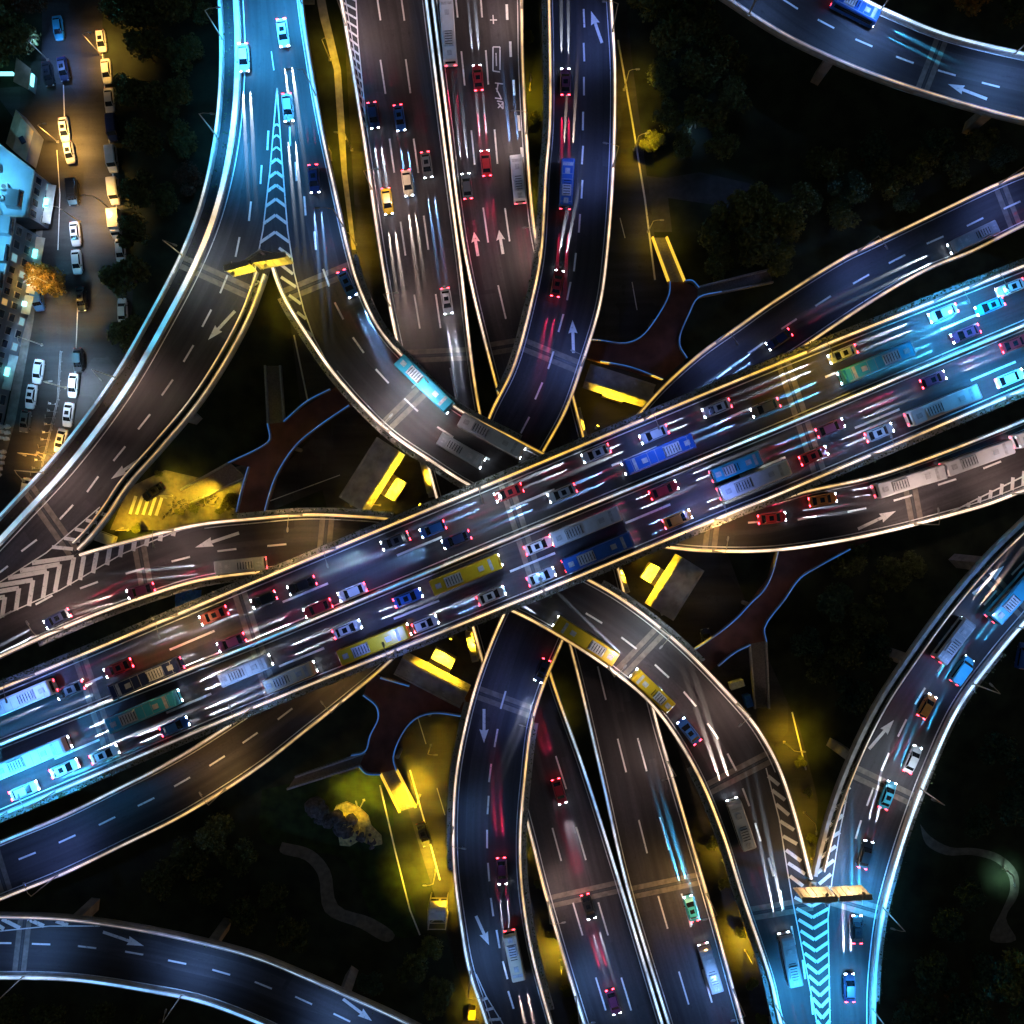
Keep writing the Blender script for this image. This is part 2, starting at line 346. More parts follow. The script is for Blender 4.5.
        if box:
            o, n_ = s.edge(side, off-wd*.5)[i0:i1+1], s.edge(side, off+wd*.5)[i0:i1+1]; pb = MB()
            for j in range(len(o)-1):
                A, B, Cc, D = o[j], o[j+1], n_[j+1], n_[j]; z0, z1 = Vector((0, 0, -.5)), Vector((0, 0, .08))
                pb.q([A+z1, B+z1, Cc+z1, D+z1]); pb.q([A+z0, B+z0, B+z1, A+z1]); pb.q([D+z1, Cc+z1, Cc+z0, D+z0])
            pb.obj('planter_trough', M_CONC, s.root)
    def build(s):
        mb = MB(); th = s.thick
        for i in range(s.n-1):
            A, B, Cc, D = s.L[i], s.L[i+1], s.R[i+1], s.R[i]; w0, w1 = (A-D).length, (B-Cc).length
            mb.q([A, D, Cc, B], 0, [(s.acc[i], 0), (s.acc[i], w0), (s.acc[i+1], w1), (s.acc[i+1], 0)])
            zf, zt = Vector((0, 0, -.45)), Vector((0, 0, -th)); k = .28
            a, b, c, d = A.lerp(D, k), B.lerp(Cc, k), Cc.lerp(B, k), D.lerp(A, k)
            mb.q([A, B, B+zf, A+zf], 1); mb.q([Cc, D, D+zf, Cc+zf], 1)
            mb.q([A+zf, B+zf, b+zt, a+zt], 1); mb.q([Cc+zf, D+zf, d+zt, c+zt], 1); mb.q([a+zt, b+zt, c+zt, d+zt], 1)
        for pts, mi in s.mark: mb.q(pts, mi)
        mb.obj('deck', [M_ASPH, M_CONC, M_PAINT, M_JOINT, M_STEEL], s.root)
    def inside(s, x, y, m=0.0):
        for i in range(0, s.n-1):
            c = (s.L[i]+s.R[i])/2
            if (Vector((x, y, s.z))-c).length < (s.L[i]-s.R[i]).length/2+m: return True
        return False
    def pier(s, x, y, ang, r=1.1, capw=5.5):
        p = MB(); zt = s.z-s.thick
        p.box((x, y, (zt-1.6)/2), (2*r, 1.5*r, zt-1.6), 0, ang)
        cc, ss = math.cos(ang), math.sin(ang)
        lo = [(-r, -.75*r), (r, -.75*r), (r, .75*r), (-r, .75*r)]; hi = [(-capw/2, -.85*r), (capw/2, -.85*r), (capw/2, .85*r), (-capw/2, .85*r)]
        tr = lambda q, z: [Vector((x+a*cc-b*ss, y+a*ss+b*cc, z)) for a, b in q]
        p.loft([tr(lo, zt-1.6), tr(hi, zt-.6), tr(hi, zt-.003)])
        p.obj('pier', M_CONC, s.root)
    def piers_auto(s, step=30.0, m=2.0):
        k = 0; last = -99
        for i in range(2, s.n-2):
            if s.acc[i]-last < step: continue
            c = (s.L[i]+s.R[i])/2
            ok = all(o is s or o.z >= s.z-1 or not o.inside(c.x, c.y, m) for o in ROADS.values())
            if ok:
                d = (s.R[i]-s.L[i]); s.pier(c.x, c.y, math.atan2(d.y, d.x), capw=min(7.5, d.length*.42)); last = s.acc[i]
def leafquad(mb, c, sz, flat=.5):
    n = Vector((random.gauss(0, 1), random.gauss(0, 1), random.gauss(.6, .8))).normalized()
    u = n.orthogonal().normalized(); v = n.cross(u); a = random.random()*6.28
    u, v = u*math.cos(a)+v*math.sin(a), v*math.cos(a)-u*math.sin(a)
    mb.q([c-u*sz*.6, c-v*sz*.42+u*.08*sz, c+u*sz*.65, c+v*sz*.42-u*.05*sz])

Z_TOP, Z_HI, Z_MID, Z_LOW = 28.5, 22.5, 16.5, 10.5
main = Road('main', 'elevated_expressway', 'widest straight elevated expressway crossing diagonally above every other road', 'elevated road',
  [(-110, 731), (0, 687), (256, 579.5), (512, 473), (768, 366), (1024, 264), (1130, 222)], [(-110, 863), (0, 817), (115, 768), (256, 708), (512, 605), (740, 511), (768, 500), (1024, 391), (1130, 346)], Z_TOP, 1.8)
b1 = Road('b1', 'elevated_ramp', 'curved ramp with a wide cyan lit edge ledge beside the parking street', 'ramp',
  [(212, -90), (219, 0), (221, 62), (215, 140), (200, 207), (181, 256), (150, 316), (112, 381), (60, 451), (5, 511), (-70, 590)],
  [(258, -90), (266.5, 0), (273.5, 61), (277.5, 90), (275.5, 170), (272, 262), (268, 275), (262, 292), (252, 318), (230, 360), (200, 406), (165, 448), (130, 488), (112, 515), (82, 550), (60, 562.5), (30, 580.5), (0, 599), (-70, 641)], Z_HI-.03)
b2 = Road('b2', 'elevated_ramp', 'ramp forking from a striped gore, sweeping down to dive under the wide expressway', 'ramp',
  [(296, -90), (303, 0), (310, 50), (322, 120), (338, 195), (352, 256), (361, 286), (381, 328), (416, 368), (456, 406), (512, 436), (545, 453), (600, 478), (660, 497), (720, 503), (770, 499), (808, 489), (868, 476), (928, 456), (1024, 418), (1120, 376)],
  [(258, -90), (266, 0), (273, 61), (277, 90), (275, 170), (271, 262), (273, 272), (283, 298), (306, 336), (338, 381), (388, 433), (431, 463), (471, 488), (530, 513), (600, 537), (662, 548), (702, 552), (768, 552), (830, 544), (893, 531), (943, 518), (985, 506), (1024, 491), (1120, 452)], Z_HI)
cg = Road('cg', 'elevated_ramp', 'ramp carrying a long yellow bus that curves under the expressway to a chevron gore', 'ramp',
  [(806, 1110), (778, 1023), (768, 979), (739, 893), (719, 830), (692, 767), (652, 707), (612, 672), (562, 639), (512, 612), (450, 590), (380, 576), (310, 570), (256, 574), (200, 582), (150, 597), (95, 617), (37, 642), (0, 659), (-110, 712)],
  [(828, 1110), (823, 1023), (817, 940), (812, 880), (809, 868), (795, 813), (780, 768), (767, 742), (752, 719), (724, 687), (687, 649), (652, 619), (617, 594), (587, 577), (540, 553), (480, 533), (440, 524), (396, 518), (356, 514.5), (306, 513), (256, 517), (200, 523), (140, 537), (82, 553), (60, 562), (30, 580), (0, 598), (-110, 664)], Z_HI)
er = Road('er', 'elevated_ramp', 'ramp with white arrows and a planted edge curving past the dark eastern park', 'ramp',
  [(1120, 430), (1024, 517), (983, 557), (943, 604), (908, 652), (875, 702), (848, 757), (828, 810), (815, 860), (811.5, 880), (816.5, 940), (822.5, 1023), (827.5, 1110)],
  [(1130, 502), (1024, 622), (993, 659), (958, 707), (930, 767), (908, 825), (893, 873), (882, 918), (875, 980), (874, 1023), (877, 1110)], Z_HI-.03)
dn = Road('dn', 'elevated_ramp', 'two lane ramp with two red tailed cars that dips under the forked ramp', 'ramp',
  [(544, -90), (547, 0), (548, 125), (544, 175), (539, 256), (529, 306), (512, 367), (488, 417), (474, 466), (452, 510), (380, 590), (300, 672), (205, 739), (155, 768), (125, 783), (62, 814), (0, 840), (-110, 888)],
  [(609, -90), (612, 0), (616, 75), (614, 175), (608, 256), (601, 306), (584, 363), (567, 411), (547, 448), (510, 510), (460, 590), (391, 662), (356, 692), (306, 732), (261, 767), (187, 814), (125, 845), (62, 875), (0, 900), (-110, 948)], Z_MID)
ds = Road('ds', 'elevated_ramp', 'two lane ramp with down pointing arrows running under the yellow bus ramp', 'ramp',
  [(510, 1110), (486, 1023), (468, 968), (460, 923), (453, 868), (452, 818), (456, 766), (471, 697), (486, 652), (502, 614), (530, 560), (580, 480), (634, 417), (662, 386), (699, 353), (737, 326), (768, 304), (843, 257), (868, 245), (930, 215), (993, 185), (1024, 172), (1120, 137)],
  [(580, 1110), (553, 1023), (532, 943), (523, 880), (522, 830), (526, 780), (533, 724), (544, 687), (562, 644), (590, 580), (650, 490), (730, 400), (810, 344), (875, 301), (928, 271), (970, 254), (1024, 227), (1120, 187)], Z_MID)
jl = Road('jl', 'elevated_expressway', 'expressway deck with three lanes and a ladder hatched verge beside a yellow lit street', 'elevated road',
  [(325, -90), (340, 0), (346, 35), (363, 140), (380, 256), (393, 328), (420, 440), (460, 585), (495, 710), (528, 830), (544, 893), (583, 1024), (612, 1110)],
  [(417, -90), (428, 0), (442, 112), (461, 256), (482, 416), (520, 560), (553, 677), (585, 768), (622, 885), (664, 1024), (691, 1110)], Z_LOW)
jr = Road('jr', 'elevated_expressway', 'expressway deck with painted characters and twin up arrows beside the hatched deck', 'elevated road',
  [(420, -90), (431, 0), (445, 112), (464, 256), (496, 391), (535, 535), (569, 647), (598, 768), (625, 885), (667, 1024), (694, 1110)],
  [(519, -90), (523, 0), (524, 60), (528, 140), (535, 225), (542, 262), (575, 400), (617, 560), (659, 727), (671, 768), (712, 908), (744, 1024), (769, 1110)], Z_LOW)
hr = Road('hr', 'elevated_ramp', 'blue lit curved ramp with one white arrow above the unlit wood', 'ramp',
  [(740, -110), (800, -42), (862, 0), (893, 15), (943, 35), (1024, 55), (1130, 75)], [(620, -80), (666, -36), (722, 0), (768, 30), (805, 50), (868, 77), (943, 102), (1024, 124), (1130, 144)], Z_MID)
ir = Road('ir', 'elevated_ramp', 'curved ramp with a bright blue lower edge passing below the dark lawn', 'ramp',
  [(-110, 914), (0, 913), (62, 915), (125, 923), (187, 935), (256, 953), (306, 973), (356, 995), (396, 1013), (480, 1056)], [(-110, 979), (0, 977), (75, 979), (150, 990), (200, 1000), (250, 1018), (285, 1034), (360, 1074)], Z_MID)

# ---- barriers with added glow strips on top
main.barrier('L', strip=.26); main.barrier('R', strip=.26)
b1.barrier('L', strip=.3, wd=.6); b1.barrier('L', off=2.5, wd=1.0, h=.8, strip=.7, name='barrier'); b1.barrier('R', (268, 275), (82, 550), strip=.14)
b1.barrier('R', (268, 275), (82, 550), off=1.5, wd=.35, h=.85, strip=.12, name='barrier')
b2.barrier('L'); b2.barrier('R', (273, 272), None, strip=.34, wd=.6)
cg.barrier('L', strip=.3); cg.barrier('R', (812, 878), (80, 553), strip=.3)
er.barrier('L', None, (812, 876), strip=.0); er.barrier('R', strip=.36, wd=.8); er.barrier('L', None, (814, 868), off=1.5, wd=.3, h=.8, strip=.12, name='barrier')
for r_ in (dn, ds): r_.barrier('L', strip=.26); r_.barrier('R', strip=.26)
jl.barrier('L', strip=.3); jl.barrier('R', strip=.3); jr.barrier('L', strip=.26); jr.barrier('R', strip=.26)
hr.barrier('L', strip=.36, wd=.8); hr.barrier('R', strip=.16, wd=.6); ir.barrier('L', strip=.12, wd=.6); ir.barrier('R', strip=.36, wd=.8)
# ---- planted troughs along the edges
main.hedge('L', hgt=1.4, dens=6); main.hedge('R', hgt=1.4, dens=6); b1.hedge('R', (266, 280), (86, 546), off=.95, dens=4, hgt=.5, wd=.8, box=False); er.hedge('L', None, (814, 866), off=1.0, dens=4, hgt=.5, wd=.8, box=False)
b1.hedge('L', off=1.6, dens=2.5, hgt=.4, wd=1.4, box=False)
b2.hedge('R', (283, 298), (471, 488), dens=3); b2.hedge('L', (352, 256), (520, 440), dens=3); dn.hedge('L', (547, 0), (500, 390), dens=3); ds.hedge('R', (533, 724), (548, 1010), dens=3)
cg.hedge('L', (692, 767), (778, 1023), dens=3); cg.hedge('L', (40, 640), (250, 575), dens=3); cg.hedge('R', (600, 585), (700, 660), dens=3); er.hedge('R', (1000, 650), (874, 1000), dens=3)
ir.hedge('L', (0, 913), (396, 1013), off=.9, dens=3, hgt=.4, box=False); cg.hedge('R', (240, 518), (390, 518), dens=4); ds.hedge('L', (453, 868), (470, 700), dens=2)
# median of the wide expressway
mid_px = [(0, 744), (256, 643), (512, 537), (768, 432), (1024, 325)]
def median():
    mb = MB(); st = MB(); pts = []
    for i in range(0, 81):
        x = -60+i*(1144/80)
        for (x0, y0), (x1, y1) in zip(mid_px, mid_px[1:]):
            if x <= x1 or x1 == 1024: y = y0+(y1-y0)*(x-x0)/(x1-x0); break
        pts.append(P(x, y, Z_TOP))
    for a, b in zip(pts, pts[1:]):
        d = (b-a).normalized(); n = Vector((-d.y, d.x, 0)); h = Vector((0, 0, .85))
        mb.q([a-n*.35, b-n*.35, b-n*.16+h, a-n*.16+h]); mb.q([a+n*.16+h, b+n*.16+h, b+n*.35, a+n*.35]); mb.q([a-n*.16+h, b-n*.16+h, b+n*.16+h, a+n*.16+h])
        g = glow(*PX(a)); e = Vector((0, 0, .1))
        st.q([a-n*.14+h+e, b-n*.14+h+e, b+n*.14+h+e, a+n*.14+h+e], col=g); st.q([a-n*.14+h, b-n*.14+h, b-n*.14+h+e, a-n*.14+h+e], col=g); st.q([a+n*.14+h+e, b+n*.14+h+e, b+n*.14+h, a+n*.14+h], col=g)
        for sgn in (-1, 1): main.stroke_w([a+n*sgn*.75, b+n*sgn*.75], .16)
    m = mb.obj('median_barrier', M_PAR, main.root); st.obj('added_glow_strip', M_GLOW, m)  # added glow along the median, as on the parapets
median()
# ---- painted markings
main.edgeline('L', 1.1); main.edgeline('R', 1.1)
main.line([(78, 687), (190, 641), (303, 593.5), (417, 547), (530, 499.5), (632, 457), (740, 412.5), (846, 368.5), (961, 321)], 'given', 7.8, .36)
main.line([(79, 748.5), (191, 702.5), (304, 656.5), (419, 609), (535, 561.5), (650, 513), (765, 466), (879, 418), (995, 370.5)], 'given', 7.8, .36)
DASHES = {
 'b1': [(273, 61), (268, 140), (261, 175), (250, 212), (238, 247), (224, 284), (207, 318), (189, 353), (168, 387), (145, 421), (120, 453), (93, 484), (67, 512), (30, 545), (2, 571)],
 'b2': [(290, 137), (296, 172), (305, 206), (315, 241), (326, 278), (339, 311), (358, 345), (382, 376), (411, 405), (445, 432), (481, 455)],
 'cg': [(594, 618), (629, 643), (662, 671), (690, 699), (713, 731), (732, 762), (746, 797), (758, 832), (771, 867), (782, 900), (793, 935), (804, 969), (812, 1005)],
 'dn': [(584, 18), (584, 52), (584, 86), (583, 121), (582.5, 155), (582, 189), (579.5, 223), (575, 262), (569, 291), (561, 323), (551, 360), (539, 391), (525, 425)],
 'ds': [(503, 700), (496, 738), (490, 773), (488, 805), (487, 839), (488.5, 872), (492, 907), (498, 939), (505, 970), (511, 1000)],
 'er': [(1018, 568), (990, 598), (966, 632), (943, 664), (920, 696), (902, 728), (885, 762), (870, 797), (858, 830)],
 'hr': [(755, -16), (790, 4), (826, 24), (864, 43), (905, 60), (947, 73), (991, 85)],
 'ir': [(2, 943), (41, 944), (87, 947), (134, 953), (177, 962), (221, 972), (263, 985), (303, 1000), (341, 1017)]}
for k_, v_ in DASHES.items(): ROADS[k_].line(v_, 'given', 3.2, .32)
cg.line([(277, 545), (227, 550), (181, 559), (135, 571), (89, 585), (44, 600), (3, 616)], 'given', 3.2, .32)
b2.line([(757, 522), (807, 518), (857, 510), (903, 498), (947, 482), (992, 465)], 'given', 3.2, .32)
ds.line([(724, 373), (756, 348), (789, 324), (823, 301), (861, 279), (897, 259), (935, 240), (975, 222), (1012, 205)], 'given', 3.2, .32)
dn.line([(285, 714), (250, 738), (217, 761), (182, 782), (146, 802), (107, 821), (67, 839), (27, 856)], 'given', 3.2, .32)
for r_, rows in ((jl, ([(378, 4), (383, 78), (392, 157), (403, 240), (417, 313)], [(402, 2), (408, 75), (416, 155), (426, 232), (438, 310), (453, 383)], [(557, 845), (578, 920), (601, 995)], [(554, 757), (561, 772), (581, 843), (603, 918), (626, 993)][1:])),
                 (jr, ([(456, 2), (463, 70), (473, 149), (485.5, 226), (502, 303)], [(481, 0), (487, 67), (496, 146), (507, 224)], [(602, 684), (622, 756), (643, 837), (663, 913), (684, 989)], [(642, 754), (664, 833), (686, 909), (707, 985)]))):
    for row in rows: r_.line(row, 'given', 6.2, .3)
jr.line([(507, 10), (510.5, 47), (514, 85), (519, 120), (522, 152)], 'given', 2.8, .45)
for r_ in (dn, ds, hr, ir): r_.edgeline('L', .95); r_.edgeline('R', .95)
jl.edgeline('L', 1.0); jl.edgeline('R', 1.0); jr.edgeline('L', 1.0); jr.edgeline('R', 1.0)
b2.edgeline('L', .95); cg.edgeline('L', .95); cg.edgeline('R', 1.0, (780, 768), (200, 523)); er.edgeline('R', 1.2); b1.edgeline('L', 4.0); b2.edgeline('R', .95, (330, 372), None)
ZT = b2
b2.stroke([(277, 88), (270, 170), (263, 230), (254.6, 272), (247, 305)], .22); b2.stroke([(277, 88), (282, 160), (287.6, 230), (294, 272), (304, 311), (314, 338), (330, 368)], .22)
def lerp2(a, b, t): return (a[0]+(b[0]-a[0])*t, a[1]+(b[1]-a[1])*t)
def on(poly, y):
    for a, b in zip(poly, poly[1:]):
        if min(a[1], b[1]) <= y <= max(a[1], b[1]): return a[0]+(b[0]-a[0])*(y-a[1])/(b[1]-a[1]+1e-9)
    return poly[-1][0]
lf, rt = [(277, 88), (270, 170), (263, 230), (254.6, 272), (247, 305)], [(277, 88), (282, 160), (287.6, 230), (294, 272), (304, 311), (314, 338)]
for y in (124, 135, 147, 159, 172, 185, 199, 215, 232):
    hw = (on(rt, y+6)-on(lf, y+6))/2; cx = (on(rt, y)+on(lf, y))/2
    b2.stroke([(on(lf, y+hw*.75), y+hw*.75), (cx, y), (on(rt, y+hw*.75), y+hw*.75)], .5 if y > 150 else .3)
b2.stroke([(250, 288), (259, 281)], .5)
for (a, b) in (((279, 248), (291, 257)), ((280, 264), (293, 274)), ((281, 277), (296, 287)), ((289, 295), (301, 304)), ((297, 312), (306, 319)), ((306, 331), (313, 336))): b2.stroke([a, b], .5)
# chevrons where the two western ramps meet
cg.stroke([(100, 507), (46, 553), (0, 582), (-60, 622)], .2); cg.stroke([(190, 527), (172, 533), (122, 554), (60, 590), (0, 617), (-60, 645)], .2)
up, lo = [(100, 507), (46, 553), (0, 582), (-60, 622)], [(172, 533), (122, 554), (60, 590), (0, 617), (-60, 645)]
for (a, ap, b) in (((32, 563), (74, 557), (69, 585)), ((20, 571), (60, 564), (55, 592)), ((8, 578), (47, 571), (43, 598)), ((-4, 586), (33, 580), (29, 606)), ((-16, 594), (19, 588), (16, 610)), ((-28, 602), (5, 597), (2, 617))): cg.stroke([a, ap, b], .75)
for a, b in (((84, 556), (80, 580)), ((97, 552), (93, 573)), ((110, 547), (107, 565)), ((122, 543), (120, 557)), ((135, 539.5), (133, 551)), ((148, 536), (146, 546)), ((161, 533), (160, 541)), ((174, 531), (173, 536))): cg.stroke([a, b], .75)
for a, b in (((96, 512), (106, 515)), ((86, 520), (97, 523)), ((75, 529), (89, 532)), ((64, 538), (80, 541)), ((52, 547), (73, 549))): cg.stroke([a, b], .6)
# chevrons of the eastern gore
cg.stroke([(766, 768), (779, 818), (787, 868), (793, 903), (817, 1023), (826, 1080)], .2); cg.stroke([(853, 768), (840, 830), (832, 880), (828, 918), (830, 1023), (832, 1080)], .2)
for k_ in range(13):
    y = 895+k_*11.2; a = on([(793, 890), (817, 1023), (826, 1080)], y-8); b = on([(831, 880), (828, 918), (830, 1023), (832, 1080)], y-8); cg.stroke([(a, y-9), ((a+b)/2, y), (b, y-9)], .55)
for x0, y0, x1, y1 in ((768, 776, 779, 785), (772, 790, 785, 800), (776, 804, 789, 815), (780, 821, 794, 830), (783, 836, 797, 844), (786, 850, 801, 861), (788, 863, 805, 874), (790, 876, 803, 886)): cg.stroke([(x0, y0), (x1, y1)], .6)
for x0, y0, x1, y1 in ((850, 787, 841, 794), (846, 801, 833, 810), (843, 815, 829, 826), (840, 832, 824, 842), (836, 846, 820, 858), (834, 860, 817, 873), (831, 874, 819, 884)): cg.stroke([(x0, y0), (x1, y1)], .6)
# ladder hatching
jl.stroke([(352, -60), (356, 0), (358, 40), (367, 130)], .2)
for k_ in range(15): y = -6+k_*9; jl.stroke([(on([(340, -60), (343, 0), (349, 35), (363, 125)], y), y), (on([(352, -60), (356, 0), (358, 40), (367, 130)], y+7), y+7)], .35)
b2.stroke([(940, 518), (975, 500), (1024, 476), (1100, 442)], .25)
for k_ in range(6): x = 968+k_*11; b2.stroke([(x, 507-(x-968)*.38), (x+1, 503-(x-968)*.5-k_*.9)], .6)
ds.stroke([(476, 974), (486, 996), (503, 1024), (520, 1060)], .2)
for a, b in (((482, 1000), (487, 998)), ((486, 1010), (494, 1008)), ((489, 1020), (501, 1019)), ((494, 1030), (507, 1030))): ds.stroke([a, b], .5)
ir.stroke([(-40, 938), (0, 931), (50, 926), (100, 926)], .2)
for a, b in (((-12, 919), (4, 929)), ((2, 919), (20, 928)), ((28, 919), (44, 926)), ((56, 921), (68, 925))): ir.stroke([a, b], .7)
# arrows
for r_, a in ((b1, (235, 311, 208, 340)), (b1, (146, 455, 111, 479)), (dn, (573.5, 353, 572.5, 320)), (dn, (602, 43, 591, 11)), (jr, (478, 256, 474, 232)), (jr, (503, 254, 499, 230)), (cg, (239, 533, 195, 547.5)), (b2, (858, 529, 896, 511)),
  (er, (973, 594, 1004, 566)), (er, (869, 749, 894, 720)), (hr, (987, 99, 948, 84)), (ir, (103, 932, 144, 946)), (ir, (343, 999, 372, 1021)), (ds, (484, 709, 484, 743)), (ds, (476, 916, 489, 945))): r_.arrow(*a)
# painted characters on the northbound deck
for st_ in ([(490, 20), (497, 20)], [(493, 15), (493.5, 24)], [(493, 47), (493, 71), (500, 72)], [(493, 47), (500, 47), (500, 70)], [(496, 53), (496.5, 66)], [(495, 83), (503, 84)], [(496, 88), (501, 98)], [(495, 98), (502, 99)], [(498, 84), (497, 92)], [(498, 103), (503, 109)], [(503, 103), (498, 108)], [(497, 101), (503, 102)], [(503, 102), (503, 109)]):
    jr.stroke(st_, .22)
for r_, ps in ((main, ((522, 535), (95, 705), (800, 415), (256, 645))), (b1, ((225, 281), (52, 522))), (b2, ((320, 281), (400, 413), (712, 532), (910, 490))), (cg, ((648, 642), (745, 770), (800, 905), (143, 568), (325, 540))), (er, ((875, 782), (845, 903), (1002, 590))), (dn, ((552, 356), (5, 884))), (ds, ((497, 700), (1008, 207))), (jl, ((437, 355), (565, 900))), (jr, ((505, 348), (668, 885))), (hr, ((930, 70),)), (ir, ((22, 945),))):
    for p_ in ps: r_.joint(*p_)
# ---- piers: the ones whose feet show in the photo, then the rest
PIERS = ((hr, 806, 100), (hr, 970, 118), (er, 878, 648), (er, 945, 551), (er, 806, 733), (ir, 231, 905), (ir, 364, 948), (ir, 96, 884), (b1, 200, 421))
for r_, x, y in PIERS:
    g = P(x, y, 0); u, _ = r_.locate(*PX(Vector((g.x, g.y, r_.z)))); c = r_.at(u, .5); d = r_.at(u, 1)-r_.at(u, 0); r_.pier(c.x, c.y, math.atan2(d.y, d.x))
for r_ in (jl, jr): r_.piers_auto(32)
for r_ in (dn, ds, b2, cg): r_.piers_auto(30)
main.piers_auto(28)
for r_ in ROADS.values(): r_.build()
# ------------------------------------------------------------------ ground, streets, lawns
def sheet(name, px, z, m, mpx=None, kind='structure'):
    px = [tuple(v) for v in catmull(px+px[:1], 4)[:-1]] if name in ('path', 'lawn') else px; mb = MB(); p = [P(x, y, 0) for x, y in px]; ar = sum(p[i].x*p[(i+1) % len(p)].y-p[(i+1) % len(p)].x*p[i].y for i in range(len(p)))
    if ar < 0: p = p[::-1]
    mb.q([Vector((v.x, v.y, z)) for v in p]); o = mb.obj(name, m); o['kind'] = kind; return o
M_SOIL = mat('dark grass', (.022, .03, .014), .95, var=.6, scale=.25, bump=.3)
M_LAWN = mat('mown lawn', (.02, .042, .008), .95, var=.5, scale=.5, bump=.3)
M_PAVE = mat('paving', (.2, .18, .16), .85, var=.3, scale=.9)
M_RED = mat('red brown deck surfacing', (.15, .055, .04), .8, var=.35, scale=.4)
mb = MB(); mb.q([(-900, -900, 0), (900, -900, 0), (900, 900, 0), (-900, 900, 0)]); mb.obj('ground', M_SOIL)['kind'] = 'structure'
sheet('street', [(42, -120), (98, -120), (103, 40), (112, 120), (122, 200), (133, 290), (128, 380), (100, 470), (60, 560), (-30, 560), (-10, 470), (10, 420), (30, 320), (42, 220), (30, 140), (0, 100), (0, 88), (40, 85), (42, 40)], .012, M_GASPH)
sheet('pavement', [(-12, 470), (6, 420), (26, 320), (38, 220), (44, 222), (34, 320), (16, 420), (2, 470), (-20, 560), (-40, 560)], .14, M_PAVE)
sheet('street_under_decks', [(334, -140), (352, -140), (372, 60), (398, 250), (450, 450), (520, 640), (570, 800), (640, 1160), (380, 1160), (470, 1010), (405, 800), (340, 560), (300, 400), (290, 320), (356, 230), (346, 60)], .012, M_GASPH)
sheet('street_beyond_decks', [(570, -140), (612, -140), (632, 60), (655, 240), (680, 330), (700, 480), (760, 640), (800, 730), (818, 800), (815, 870), (740, 1160), (660, 900), (600, 700), (560, 520), (545, 380), (560, 100)], .016, M_GASPH)
sheet('pavement', [(306, -60), (320, 18), (334, 70), (338, 130), (342, 175), (352, 250), (356, 250), (347, 172), (345, 130), (341, 70), (328, 14), (314, -60)], .1, mat('pale walkway', (.45, .42, .34), .85, scale=.8))
sheet('cross_street', [(-150, 740), (150, 640), (420, 540), (560, 470), (760, 395), (900, 340), (1160, 240), (1160, 330), (900, 430), (760, 500), (600, 570), (420, 640), (150, 750), (-150, 850)], .020, M_GASPH)
sheet('side_street', [(238, 512), (268, 512), (370, 470), (395, 420), (345, 392), (310, 440)], .024, M_GASPH)
sheet('paved_yard', [(110, 530), (128, 488), (165, 470), (200, 478), (252, 462), (246, 520), (190, 530)], .008, M_PAVE)
sheet('paved_forecourt', [(640, 175), (665, 178), (700, 172), (752, 184), (735, 208), (668, 198), (672, 232), (650, 232)], .008, mat('dark paving', (.06, .06, .065), .9, scale=.8))
sheet('lawn', [(262, 790), (300, 782), (380, 775), (398, 860), (418, 935), (380, 930), (345, 860), (290, 850), (262, 838)], .006, M_LAWN)
sheet('path', [(282, 842), (312, 850), (330, 870), (338, 905), (372, 918), (395, 935), (388, 942), (360, 928), (325, 912), (318, 875), (305, 860), (280, 852)], .012, M_PAVE)
sheet('path', [(920, 824), (930, 836), (950, 847), (975, 848), (1000, 855), (1017, 872), (1018, 895), (1006, 918), (1016, 940), (990, 940), (1002, 910), (1010, 890), (1008, 875), (996, 862), (972, 855), (946, 855), (926, 844)], .012, M_PAVE)
sheet('road_markings', [(63.0, 85), (64, 85), (65, 118), (64, 118)], .026, M_PAINT)
def ground_marks():
    mb = MB()
    def st(px, wd, z=.03):
        pts = [P(x, y, 0) for x, y in px]
        for a, b in zip(pts, pts[1:]):
            d = (b-a).normalized(); n = Vector((-d.y, d.x, 0))*wd/2; zz = Vector((0, 0, z)); mb.q([a-n+zz, b-n+zz, b+n+zz, a+n+zz])
    st([(57, 150), (60, 195), (58, 250)], .15); st([(78, 300), (76, 352)], .2); st([(102, 45), (106, 110), (113, 175), (121, 250)], .2)
    for k in range(5): st([(136+k*6.5, 496+k*.4), (130+k*6.5, 514+k*.4)], .6)
    for a, b in (((437, 788), (445, 815)), ((452, 840), (460, 868)), ((620, 218), (625, 238)), ((632, 282), (637, 310)), ((418, 718), (426, 744)), ((340, 110), (346, 140))): st([a, b], .18)
    st([(410, 770), (424, 820), (440, 880)], .3); st([(380, 785), (395, 850), (410, 910), (420, 935)], .3)
    st([(618, 40), (632, 120), (645, 200), (655, 280)], .35); st([(294, 335), (308, 402)], .3); st([(792, 712), (806, 770)], .3); st([(240, 512), (340, 475)], .15)
    o = mb.obj('road_markings', M_PAINT); o['kind'] = 'structure'
ground_marks()
